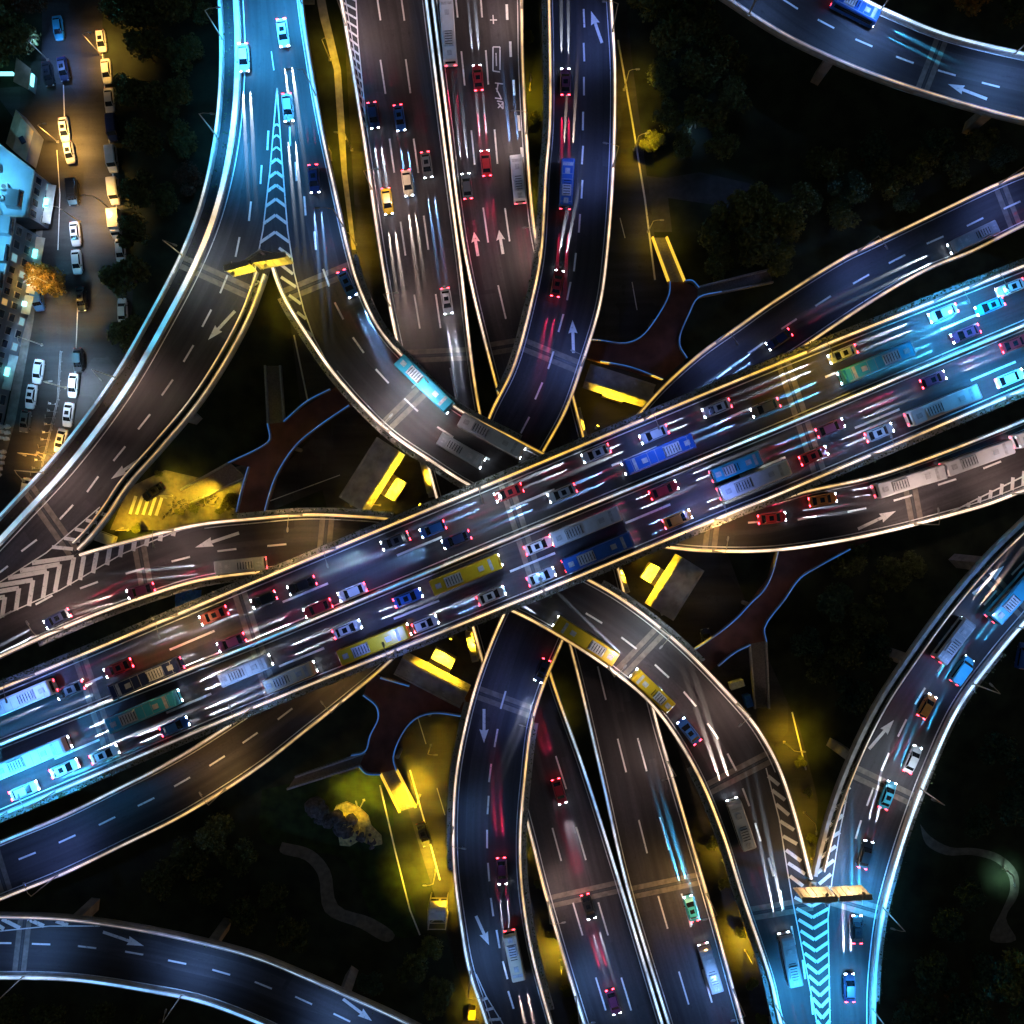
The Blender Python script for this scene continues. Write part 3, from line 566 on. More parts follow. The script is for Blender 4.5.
# ------------------------------------------------------------------ lamps
M_LENS = {}
def lens(col):
    k = tuple(col)
    if k not in M_LENS: M_LENS[k] = mat('lit lamp lens %d' % len(M_LENS), (.8, .8, .8), .3, emit=col, estr=9.0)
    return M_LENS[k]
LD = {}
def lamp(px, py, z, h, dx, dy, arm, col, watts, label, group=None, two=False, name='street_lamp', spot=140, tilt=0):
    """post standing at photo point (px,py) on level z; dx,dy = direction of the arm in the ground plane"""
    b = P(px, py, z); L = thing(name, label, 'street lamp', b, math.atan2(dy, dx), group)
    mb = MB(); mb.tube((0, 0, -.4), (0, 0, h-.6), .13, .07); mb.box((0, 0, .12), (.42, .42, .24)); mb.obj('post', M_YPOLE, L)
    for s_ in ((1, -1) if two else (1,)):
        mb = MB(); mb.tube((0, 0, h-.7), (s_*arm*.4, 0, h-.15), .06, .05); mb.tube((s_*arm*.4, 0, h-.15), (s_*arm, 0, h), .05, .045); mb.obj('arm', M_YPOLE, L)
        mb = MB()
        rings = [[(s_*(arm-.15+x), y*wv, h+zz) for y, zz in ((-.16, -.04), (.16, -.04), (.12, .09), (-.12, .09))] for x, wv in ((0, .5), (.25, 1), (.7, 1), (.85, .4))]
        mb.loft(rings); hd = mb.obj('lamp_head', M_POLE, L)
        mb = MB(); mb.box((s_*(arm+.28), 0, h-.07), (.5, .26, .05)); mb.obj('lens', lens(col), hd)
        k = (tuple(col), watts, spot)
        if k not in LD: LD[k] = None
        o = light('lamp_light', 'SPOT', L, (s_*(arm+.28), 0, h-.14), watts, col, rot=(0, R(-tilt), 0), size=R(spot), blend=.9, radius=.25, data=LD[k]); LD[k] = o.data
    return L
NV, WH, SOD, CYN, BLU, COOL = (.2, .32, 1.0), (1, .70, .60), (1, .63, .02), (.045, .42, 1.0), (.2, .42, 1.0), (.7, .85, 1.0)
E0 = 8200
def rl(road, px, py, col=WH, k=1.0, h=10, label='', arm=2.0, grp=None):
    r_ = ROADS[road]; u, t = r_.locate(px, py); side = 0 if t < .5 else 1
    e = r_.at(u, side); c = r_.at(u, .5); d = (c-e).normalized(); e = e+d*.28
    x, y = PX(e); return lamp(x, y, r_.z+.9, h-.9, d.x, d.y, arm, col, E0*k*(.8 if col == WH else 1), label, grp, spot=128, tilt=24)
for road, x, y, col, k, lab in (  # partly added posts: cyan ones tint the deck, others brighten it
 ('b1', 213, 137, CYN, 2.82, 'lamp post on the cyan ledge beside the dark tree belt'), ('b1', 180, 256, COOL, .5, 'lamp post on the ledge of the curved ramp level with the yellow gantry'), ('b1', 112, 381, WH, .5, 'lamp post on the ledge above the parked white sedans'),
 ('b1', 221, 40, CYN, 3.34, 'added lamp post at the head of the cyan lit trunk'), ('b1', 40, 473, WH, .6, 'lamp post on the ledge above the row of scooters'), ('b2', 304, 5, CYN, 3.34, 'added lamp post on the trunk edge across from the cyan ledge'), ('b2', 318, 95, CYN, 2.05, 'added lamp post on the trunk edge next to the start of the gore stripes'),
 ('b2', 345, 225, BLU, .5, 'lamp post on the forked ramp beside the hatched expressway verge'), ('b2', 388, 433, WH, .8, 'lamp post where the forked ramp nears the north western tee pier'), ('b2', 430, 382, COOL, .8, 'lamp post on the bend of the forked ramp above the expressway decks'),
 ('jl', 368, 193, WH, .7, 'lamp post at the hatched verge beside the yellow street'), ('jl', 342, 30, WH, .7, 'lamp post at the top of the hatched verge'), ('jl', 391, 310, WH, .7, 'lamp post on the hatched deck just before the forked ramp'), ('jr', 527, 130, WH, .7, 'lamp post beside the painted characters'), ('jr', 537, 240, WH, .6, 'lamp post level with the twin up arrows'), ('jr', 523, 5, WH, .7, 'lamp post at the top of the northbound deck'),
 ('dn', 615, 165, NV, .45, 'lamp post on the ramp beside the glowing yellow bush'), ('dn', 613, 30, NV, .45, 'lamp post near the left leaning arrow'), ('dn', 584, 363, NV, .45, 'lamp post at the ramp joint by the north eastern tee pier'),
 ('hr', 880, 8, BLU, 1.2, 'lamp post on the bright upper edge of the blue curved ramp'), ('hr', 1012, 52, BLU, 1.2, 'lamp post on the blue curved ramp past its white arrow'), ('hr', 745, 18, BLU, .5, 'lamp post on the dim lower edge of the blue curved ramp'),
 ('ds', 857, 250, NV, .45, 'lamp post leaning into view over the black eastern trees'), ('ds', 997, 183, NV, .5, 'lamp post near the twin joint bands'), ('ds', 715, 342, NV, .35, 'lamp post on the ramp beside the red brown north eastern footbridge'),
 ('main', 172, 614, WARM, .6, 'lamp post on the upper edge of the wide expressway above the blue tarpaulin'), ('main', 475, 489, COOL, 0.45, 'lamp post on the wide expressway over the mouth of the forked ramp'), ('main', 804, 353, SOD, 0.45, 'lamp post on the wide expressway where the upper ramp meets it'), ('main', 930, 300, CYN, 2.05, 'added lamp post on the cyan lit stretch of the wide expressway'), ('main', 1010, 396, CYN, 2.05, 'added lamp post on the lower edge of the cyan lit expressway stretch'), ('main', 640, 420, NV, 0.50, 'lamp post on the wide expressway just above the long blue bus'), ('main', 330, 550, NV, 0.50, 'lamp post on the wide expressway above the western ramp mouth'),
 ('main', 12, 813, CYN, 2.15, 'added lamp post on the lower expressway edge at its western end'), ('main', 965, 285, CYN, 1.75, 'added lamp post on the upper edge near the eastern end of the cyan stretch'),
 ('main', 875, 453, BLU, 0.45, 'lamp post on the lower edge of the wide expressway beside the planted gap'), ('main', 549, 590, BLU, 0.45, 'lamp post on the expressway at the central joint'), ('main', 257, 707, BLU, 0.52, 'lamp post on the lower expressway edge before the yellow bus'), ('main', 60, 792, CYN, 2.82, 'added lamp post over the cyan lit lanes of the wide expressway'), ('main', 400, 646, NV, 0.50, 'lamp post on the lower expressway edge by the south western tee pier'), ('main', 720, 518, NV, 0.50, 'lamp post on the lower expressway edge by the south eastern tee pier'), ('main', 30, 676, NV, 0.60, 'lamp post on the upper expressway edge at its western end'),
 ('cg', 66, 632, WH, .7, 'lamp post on the western ramp facing the chevrons'), ('cg', 170, 528, WH, .5, 'lamp post on the western ramp over the yellow yard'), ('cg', 300, 513, WARM, .5, 'lamp post on the crest of the western ramp'), ('cg', 660, 626, COOL, .5, 'lamp post on the bus ramp beside the south eastern tee pier'), ('cg', 738, 703, WH, .5, 'lamp post on the bus ramp before its ladder stripes'), ('cg', 775, 1005, CYN, 2.82, 'added lamp post on the left edge of the cyan trunk'), ('cg', 610, 670, WH, .4, 'lamp post on the inner edge of the bus ramp'),
 ('b2', 715, 551, WARM, .7, 'lamp post at the mouth of the eastern ramp'), ('b2', 918, 524, WH, .7, 'lamp post on the eastern ramp near its white arrow'), ('b2', 1015, 494, WH, .6, 'lamp post on the eastern ramp over its ladder stripes'),
 ('er', 976, 682, BLU, .5, 'lamp post on the planted ramp standing over the blue van'), ('er', 924, 787, COOL, .5, 'lamp post on the planted ramp leaning towards the winding path'), ('er', 885, 900, CYN, 3.08, 'lamp post on the planted ramp beside the gantry board'), ('er', 874, 1005, CYN, 3.08, 'added lamp post at the foot of the cyan trunk'), ('er', 1020, 625, BLU, .5, 'lamp post on the planted ramp at the picture edge'),
 ('ds', 452, 830, BLU, .3, 'lamp post on the ramp above the yellow lit lane'), ('ds', 470, 975, BLU, .6, 'lamp post on the ramp over its ladder stripes'), ('ds', 535, 715, NV, .35, 'lamp post on the ramp above the down arrow'),
 ('jl', 546, 905, WH, .5, 'lamp post in the planted slot between ramp and expressway'), ('jr', 708, 890, WARM, .7, 'lamp post on the expressway edge by the narrow planted strip'), ('jl', 575, 1000, BLU, .6, 'lamp post on the expressway deck near the bottom of the view'), ('jr', 735, 985, BLU, .8, 'lamp post on the expressway deck beside the twin cyan tail lights'), ('jr', 668, 760, WH, .45, 'lamp post on the expressway deck under the bus ramp bend'),
 ('dn', 228, 790, WARM, .4, 'lamp post on the empty ramp above the dark park'), ('dn', 60, 876, NV, .5, 'lamp post on the empty ramp near its joint'), ('dn', 345, 704, WARM, .3, 'lamp post on the empty ramp next to the south western footbridge'),
 ('ir', 27, 978, BLU, .6, 'lamp post by the joint of the lower left ramp'), ('ir', 184, 997, BLU, .7, 'lamp post on the blue edge of the lower left ramp'), ('ir', 330, 1055, BLU, .7, 'lamp post at the far end of the lower left ramp')):
    rl(road, x, y, col, k, 10, lab)
# lamps standing on the ground, sodium yellow
for x, y, h, dx, dy, col, k, lab in (
 (330, 60, 8, 1, 0, SOD, 1.1, 'sodium street lamp on the yellow street beside the hatched verge'), (352, 150, 8, -1, 0, SOD, 1.2, 'sodium lamp leaning over the yellow street near the verge lamp post'), (356, 245, 8, -1, 0, SOD, 1.0, 'sodium lamp at the lower end of the yellow street strip'),
 (530, 90, 7, 0, 1, SOD, 1.4, 'sodium lamp in the slot between the two northern decks'), (543, 200, 7, 0, 1, SOD, 1.0, 'sodium lamp in the slot by the twin up arrows'), (624, 90, 8, 1, 0, SOD, .6, 'sodium lamp on the street under the arrow ramp'), (634, 150, 7, 1, -.2, SOD, 1.0, 'sodium lamp glowing through the bright yellow bush'), (648, 232, 7, 1, 0, SOD, .4, 'sodium lamp at the top of the footbridge stairs'),
 (300, 300, 7, -1, .4, SOD, .9, 'sodium lamp behind the gore nose under the gantry'), (444, 476, 9, -1, .2, SOD, 2.6, 'sodium lamp between the forked ramp and the wide expressway'), (566, 432, 9, 1, 0, SOD, 2.6, 'sodium lamp in the corner below the arrow ramp'),
 (608, 572, 9, 1, 0, SOD, 2.4, 'sodium lamp beside the blue portable booth'), (484, 636, 9, -1, 0, SOD, 2.6, 'sodium lamp in the corner beside the down arrow ramp'),
 (420, 795, 7, -.8, -.2, SOD, 5.0, 'sodium lamp over the foot of the south western stairs'), (436, 870, 7, -1, 0, SOD, 5.5, 'sodium lamp over the yellow lit lane beside the ramp'), (431, 745, 7, 1, 0, SOD, .4, 'sodium lamp on the lane north of the stairs'), (545, 850, 6, 0, -1, SOD, 1.0, 'sodium lamp in the planted slot beside the red tail lights'), (560, 960, 6, 0, -1, SOD, 2.6, 'sodium lamp in the lower planted slot'), (548, 720, 6, 0, -1, SOD, .8, 'sodium lamp under the ramp beside the red tail lights'),
 (745, 950, 6, 0, -1, SOD, 2.6, 'sodium lamp in the strip left of the cyan trunk'), (722, 860, 6, 0, -1, SOD, .7, 'sodium lamp in the narrow strip above the cyan trunk'), (784, 742, 7, 1, 0, SOD, 1.1, 'sodium lamp on the yellow lane left of the planted ramp'), (804, 812, 7, 0, 1, SOD, .6, 'sodium lamp in the wedge above the eastern gore'), (812, 858, 6, 0, 1, SOD, .8, 'sodium lamp behind the eastern gantry'),
 (172, 496, 7, 1, .3, SOD, 1.6, 'sodium lamp over the yellow paved yard'), (215, 505, 6, 0, -1, SOD, 1.5, 'sodium lamp by the bicycles in the paved yard'), (128, 530, 6, 1, -.3, SOD, 1.6, 'sodium lamp beside the parked white van at the chevrons'), (364, 800, 6, -.3, -1, SOD, 2.0, 'garden floodlight at the golden rockery'), (380, 505, 6, -1, 0, SOD, .6, 'sodium lamp near the crest of the western ramp'),
 (440, 900, 5, .3, 0, SOD, 1.6, 'work lamp beside the scaffold tower'), (470, 1005, 5, 1, 0, SOD, 1.4, 'sodium lamp beside the bright yellow cabinet'), (1003, 868, 4, 0, 1, (.5, 1, .75), .25, 'greenish park lamp inside the loop of the winding path'), (690, 130, 5, 0, 1, BLU, .12, 'dim blue lamp beyond the paved forecourt')):
    lamp(x, y, 0, h, dx, -dy, 1.2, col, 3800*k, lab, spot=118)
OR = (1, .52, .10)
for x, y, h, dx, dy, col, k, lab in ((58, 142, 8, 1, 0, OR, 2.6, 'orange street lamp on the island beside two white parked cars'), (112, 210, 8, -1, 0, OR, 1.8, 'orange street lamp beside the row of white vans'), (101, 55, 8, .3, 0, OR, 1.5, 'orange street lamp at the head of the parked row'), (66, 292, 12, -.6, .5, OR, 1.5, 'orange street lamp inside the golden tree'),
 (54, 455, 7, .6, .4, OR, 1.3, 'orange street lamp over the row of scooters'), (36, 455, 7, 1, .3, OR, 1.0, 'orange street lamp beside the white bins'), (80, 222, 9, -1, 0, (.6, .75, 1), 1.0, 'blue white street lamp over the parked black car'), (66, 388, 9, 1, 0, (.6, .78, 1), 1.5, 'blue white street lamp between two rows of parked sedans'), (42, 345, 9, .4, 1, (.3, .6, 1), .8, 'blue white street lamp in front of the long block'), (48, 60, 8, 1, 0, BLU, .7, 'blue white street lamp beside the two dark cars')):
    lamp(x, y, 0, h, dx, -dy, 1.4, col, 6200*k, lab, spot=116)
# ------------------------------------------------------------------ footbridges
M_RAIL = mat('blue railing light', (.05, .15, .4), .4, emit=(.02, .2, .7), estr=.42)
M_RAILP = mat('painted railing', (.35, .36, .38), .5, .3)
M_STAIR = mat('stair concrete', (.2, .18, .17), .85)
def footbridge(label, deck, rails, stairs, z=5.6, yl=False):
    f = thing('footbridge', label, 'footbridge'); mb = MB(); mb.prism([tuple(P(x, y, z))[:2] for x, y in deck], z-.6, z); mb.obj('deck', M_RED, f)
    for lit, px in rails:
        p = catmull([P(x, y, z) for x, y in px], 4) if len(px) > 2 else [P(x, y, z) for x, y in px]
        mb = MB()
        for a, b in zip(p, p[1:]):
            up = Vector((0, 0, 1.1)); d = (b-a).normalized(); n = Vector((-d.y, d.x, 0))*.09
            mb.q([a-n, b-n, b-n+up, a-n+up]); mb.q([a+n+up, b+n+up, b+n, a+n]); mb.q([a-n+up, b-n+up, b+n+up, a+n+up])
        rl_ = mb.obj('railing', M_RAILP, f)
        if lit:
            mb = MB()
            for a, b in zip(p, p[1:]):
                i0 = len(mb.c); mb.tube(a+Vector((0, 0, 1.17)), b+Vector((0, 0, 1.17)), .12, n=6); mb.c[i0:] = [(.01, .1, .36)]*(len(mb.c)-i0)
            mb.obj('light_tube', M_GLOW, rl_)
    for si, (a, b, c, d) in enumerate(stairs):      # top edge a,b ; bottom edge c,d (photo points); bottom on the ground
        A, B, Cc, D = P(*a, z), P(*b, z), P(*c, 0), P(*d, 0); n = 22; mb = MB()
        for k in range(n):
            t0, t1 = k/n, (k+1)/n; zt = z*(1-t0)
            l0, l1 = A.lerp(D, t0), A.lerp(D, t1); r0, r1 = B.lerp(Cc, t0), B.lerp(Cc, t1)
            q = [Vector((v.x, v.y, zt-.02)) for v in (l0, r0, r1, l1)]; ar = (q[1]-q[0]).cross(q[3]-q[0]).z
            mb.q(q if ar > 0 else q[::-1]); lo = [Vector((v.x, v.y, max(0, zt-z/n-.25))) for v in q]
            for i in range(4): mb.q([lo[i], lo[(i+1) % 4], q[(i+1) % 4], q[i]])
        st = mb.obj('stairs', M_STAIR, f)
        for e0, e1 in ((A, D), (B, Cc)):
            mb = MB(); d = (e1-e0).normalized(); n_ = Vector((-d.y, d.x, 0)).normalized()*.16; up = Vector((0, 0, 1.0))
            mb.q([e0-n_, e1-n_, e1-n_+up, e0-n_+up]); mb.q([e0+n_+up, e1+n_+up, e1+n_, e0+n_]); mb.q([e0-n_+up, e1-n_+up, e1+n_+up, e0+n_+up]); mb.obj('handrail', M_YRAIL if yl and si == 0 else M_RAILP, st)
    for (x, y) in deck[::4]:
        c = sum((P(a, b, z) for a, b in deck), Vector())/len(deck); g = P(x, y, z).lerp(c, .25); mb = MB(); mb.tube((g.x, g.y, 0), (g.x, g.y, z-.603), .4, n=10); mb.obj('column', M_CONC, f)
    return f
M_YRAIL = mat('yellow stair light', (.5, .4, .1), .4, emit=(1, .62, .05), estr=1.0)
footbridge('red brown footbridge with blue lit rails beside the north eastern tee pier', [(560, 335), (597, 341), (625, 345), (642, 337), (656, 318), (668, 294), (668, 282), (684, 282), (698, 288), (697, 299), (688, 315), (679, 337), (679, 347), (686, 359), (662, 380), (595, 361), (560, 352)],
  [(1, [(575, 340), (597, 341), (625, 344), (640, 338), (655, 320), (668, 296), (669, 283)]), (1, [(684, 282), (691, 282), (698, 289)]), (1, [(720, 293), (697, 299), (688, 315), (679, 337), (679, 347), (686, 359)]), (1, [(600, 362), (630, 368), (662, 380)])], [((668, 282), (684, 282), (666, 238), (652, 238)), ((698, 288), (697, 298), (772, 283), (770, 270))], yl=True)
footbridge('red brown footbridge with blue lit rails right of the yellow bus ramp', [(660, 668), (695, 648), (714, 635), (735, 618), (750, 602), (768, 579), (778, 545), (870, 540), (815, 567), (798, 578), (783, 599), (764, 627), (765, 641), (749, 644), (717, 665), (690, 690)],
  [(1, [(690, 651), (714, 635), (735, 618), (750, 602), (762, 590), (770, 575), (778, 545)]), (1, [(848, 549), (815, 567), (798, 578), (783, 599), (763, 627), (765, 641)]), (1, [(717, 665), (733, 652), (749, 644)])], [((749, 644), (765, 641), (768, 708), (754, 708))])
footbridge('red brown footbridge with blue lit rails and yellow lit stairs above the golden rockery', [(364, 694), (377, 705), (379, 717), (371, 734), (366, 750), (360, 765), (367, 772), (381, 773), (397, 769), (394, 756), (402, 734), (414, 719), (440, 712), (480, 713), (475, 690), (425, 686), (381, 677), (370, 672)],
  [(1, [(364, 694), (377, 705), (379, 717), (371, 734), (366, 750), (352, 754)]), (1, [(360, 765), (367, 772), (381, 773)]), (1, [(397, 769), (394, 756), (402, 734), (414, 719), (427, 713), (440, 712), (462, 715)]), (1, [(381, 677), (410, 685)])], [((381, 773), (397, 769), (416, 806), (400, 811)), ((366, 752), (360, 765), (288, 788), (296, 776))], yl=True)
footbridge('red brown footbridge with blue lit rails inside the forked ramps', [(269, 424), (285, 422), (294, 414), (331, 390), (362, 370), (385, 395), (347, 408), (318, 428), (296, 447), (277, 477), (267, 508), (264, 540), (234, 540), (238, 510), (244, 487), (250, 467), (230, 463), (263, 447), (271, 440)],
  [(1, [(285, 422), (294, 414), (308, 402), (331, 390)]), (1, [(350, 406), (318, 428), (296, 447), (277, 477), (267, 508), (265, 520)]), (1, [(269, 424), (271, 440), (263, 447), (230, 463)]), (1, [(250, 467), (244, 487), (238, 512)])], [((269, 424), (285, 422), (281, 366), (266, 366)), ((230, 463), (246, 478), (192, 503), (182, 490))])
# ------------------------------------------------------------------ tee piers round the centre
def tee_pier(label, a, b, ca, zt=8.5, back=26):
    """a,b = ends of the inner top edge; ca = photo point the column's inner foot reaches"""
    A, B = P(*a, zt), P(*b, zt); c = (A+B)/2; d = (B-A).normalized(); n = Vector((-d.y, d.x, 0))
    if n.dot(Vector((c.x, c.y, 0))) < 0: n = -n
    t = thing('tee_pier', label, 'pier'); wd = back/FOC*(CAM_H-zt); L = (B-A).length
    mb = MB(); pl = [A, B, B+n*wd, A+n*wd]; mb.prism([(v.x, v.y) for v in pl], zt-1.9, zt); mb.obj('crossbeam', M_CONC, t)
    mb = MB()
    for e in (.0, wd-.3):
        q = [A+n*e, B+n*e, B+n*(e+.3), A+n*(e+.3)]; mb.prism([(v.x, v.y) for v in q], zt+.003, zt+.35)
    mb.obj('kerb', M_CONC, t)
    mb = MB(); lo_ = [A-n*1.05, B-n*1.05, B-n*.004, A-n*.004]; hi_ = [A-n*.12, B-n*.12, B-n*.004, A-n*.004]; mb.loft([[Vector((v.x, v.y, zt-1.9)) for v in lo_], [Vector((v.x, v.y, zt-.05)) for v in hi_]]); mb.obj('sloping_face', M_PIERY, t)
    m = (A+B)/2; w2 = L*.16; q = [m-d*w2*1.1+n*wd*.9, m+d*w2*1.1+n*wd*.9, m+d*w2*1.1-n*.0, m-d*w2*1.1]; mb = MB(); mb.prism([(v.x, v.y) for v in q], 0, zt-1.903); mb.obj('column', M_CONC, t)
    f = P(*ca, 0); inn = (Vector((f.x, f.y, 0))-Vector((m.x, m.y, 0))).dot(-n)
    top = [m-d*w2+n*0, m+d*w2, m+d*w2-n*inn*.55, m-d*w2-n*inn*.55]; bot = [m-d*w2, m+d*w2, m+d*w2-n*inn, m-d*w2-n*inn]
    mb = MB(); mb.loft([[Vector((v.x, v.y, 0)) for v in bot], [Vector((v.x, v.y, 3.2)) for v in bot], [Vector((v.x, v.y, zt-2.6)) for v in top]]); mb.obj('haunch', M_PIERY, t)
    g = random.Random(3); mb = MB()
    for k in range(9): v = A.lerp(B, g.random())+n*g.uniform(.6, wd-.7); mb = MB(); mb.box((v.x, v.y, zt+.2+.003), (g.uniform(.3, .9), g.uniform(.2, .6), .4), 0, g.random()*3); mb.obj('bearing_block', M_CONC, t)
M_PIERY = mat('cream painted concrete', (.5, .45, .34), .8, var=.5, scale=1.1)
tee_pier('tee shaped concrete pier between forked ramp and western ramp mouth', (399, 451), (361, 511), (404, 488))
tee_pier('tee shaped concrete pier between arrow ramp and upper right ramp', (585, 381), (650, 402), (609, 400), back=18)
tee_pier('tee shaped concrete pier between bus ramp and eastern ramp mouth', (682, 557), (651, 607), (642, 572))
tee_pier('tee shaped concrete pier between empty ramp and down arrow ramp', (402, 658), (468, 692), (444, 650), back=18)
def floodlight(label, px, py, tx, ty, tz, watts, col=SOD, h=3.0, cone=84):
    b = P(px, py, 0); t = thing('floodlight', label, 'floodlight', b); tg = P(tx, ty, tz)-b; mb = MB(); mb.tube((0, 0, 0), (0, 0, h), .1, .08); mb.box((0, 0, .08), (.5, .5, .16)); mb.obj('post', M_YPOLE, t)
    d = (tg-Vector((0, 0, h+.2))).normalized(); mb = MB(); c = Vector((0, 0, h+.2)); mb.tube(c-d*.25, c+d*.12, .16, .3, 10); mb.obj('lamp_head', M_POLE, t); mb = MB(); mb.tube(c+d*.123, c+d*.16, .26, .26, 10); mb.obj('lens', lens(col), t)
    light('flood', 'SPOT', t, tuple(c+d*.2), watts, col, rot=d.to_track_quat('-Z', 'Y').to_euler(), size=R(cone), blend=.7, radius=.2)
floodlight('yellow floodlight aimed at the north western tee pier', 422, 505, 388, 482, 6.5, 38000); floodlight('yellow floodlight aimed at the north eastern tee pier', 596, 428, 616, 393, 6.5, 38000)
floodlight('yellow floodlight aimed at the south eastern tee pier', 622, 562, 662, 582, 6.5, 38000); floodlight('yellow floodlight aimed at the south western tee pier', 452, 636, 437, 674, 6.5, 38000)
def column_wall(label, a, b, h=7.5):
    A, B = P(*a, 0), P(*b, 0); d = B-A; t = thing('portal_column', label, 'column', tuple((A+B)/2), math.atan2(d.y, d.x)); L = d.length
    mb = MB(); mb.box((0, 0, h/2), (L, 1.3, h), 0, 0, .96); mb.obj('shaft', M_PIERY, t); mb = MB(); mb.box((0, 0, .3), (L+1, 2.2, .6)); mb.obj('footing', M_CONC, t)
    for k in (-.35, .35): mb = MB(); mb.box((L*k, 0, h+.2), (.8, .9, .4)); mb.obj('bearing_block', M_CONC, t)
column_wall('yellow lit column wall between forked ramp and wide expressway', (426, 460), (434, 494)); column_wall('yellow lit column wall beside the foot of the arrow ramp', (574, 412), (581, 440))
column_wall('yellow lit column wall beside the blue portable booth', (614, 566), (622, 590)); column_wall('yellow lit column wall beside the top of the down arrow ramp', (470, 626), (477, 656))
# ------------------------------------------------------------------ gantries
M_SIGN = mat('sign board back', (.55, .5, .38), .55, .2, scale=1)
def gantry(label, base, z, boards, h=6.2, col=(1, .72, .05)):
    b = P(*base, z); g = thing('sign_gantry', label, 'sign gantry', b); mb = MB(); mb.tube((0, 0, -.3), (0, 0, h+1.2), .3, .24, n=12); mb.box((0, 0, .25), (1.1, 1.1, .5)); mb.obj('column', M_YPOLE, g)
    mb = MB()
    for (x0, y0, x1, y1, hb) in boards:
        e0, e1 = P(x0, y0, z+h)-b, P(x1, y1, z+h)-b
        for dz in (.3, 1.1): mb.tube(Vector((0, 0, h+dz)), Vector((e1.x, e1.y, h+dz)), .12, .1); mb.tube(Vector((0, 0, h+dz)), Vector((e0.x, e0.y, h+dz)), .12, .1)
    mb.obj('arm', M_YPOLE, g)
    for (x0, y0, x1, y1, hb) in boards:
        e0, e1 = P(x0, y0, z+h)-b, P(x1, y1, z+h)-b; d = (e1-e0); ln = d.length; rz = math.atan2(d.y, d.x); c = (e0+e1)/2; n = Vector((-d.y, d.x, 0)).normalized()
        if n.dot(Vector((b.x, b.y, 0))) > 0: n = -n
        mb = MB(); mb.box((c.x, c.y, h+.7), (ln, .14, hb), 0, rz)
        bd = mb.obj('sign_board', M_SIGN, g)
        mb = MB()
        for k in range(5): p = e0.lerp(e1, .1+.2*k)+n*.13; mb.box((p.x, p.y, h+.7), (.1, .1, hb*.96), 0, rz)
        mb.obj('rib', M_YPOLE, bd)
        mb = MB(); p = c-n*.085; mb.box((p.x, p.y, h+.7), (ln-.2, .025, hb-.2), 0, rz); mb.obj('sign_face', mat('blue sign face', (.02, .12, .4), .4, scale=1), bd)
        mb = MB(); mb.box((c.x, c.y, h+.7+hb/2+.06), (ln, .9, .09), 0, rz); mb.obj('catwalk', M_YPOLE, bd)
        fp = c+n*2.2; mb = MB(); mb.tube(c+Vector((0, 0, h-.9)), fp+Vector((0, 0, h-.2)), .06); mb.tube(fp+Vector((0, 0, h-.2)), fp+Vector((0, 0, h+.1)), .2, .28); mb.obj('floodlight', M_YPOLE, bd)  # made-up floodlight on an arm, added to brighten the board back
        light('added_board_light', 'POINT', g, (fp.x, fp.y, h+.5), 1100, col, radius=.15)
    return g
gantry('yellow lit sign gantry over the north western gore nose', (272, 263), Z_HI, [(230, 274, 254, 268, 4.6), (257, 266, 291, 260, 5.0)])
gantry('pale sign gantry over the eastern gore nose', (812, 884), Z_HI, [(796, 892, 831, 891, 4.4), (833, 891, 865, 889, 4.2)], col=(1, .68, .36))
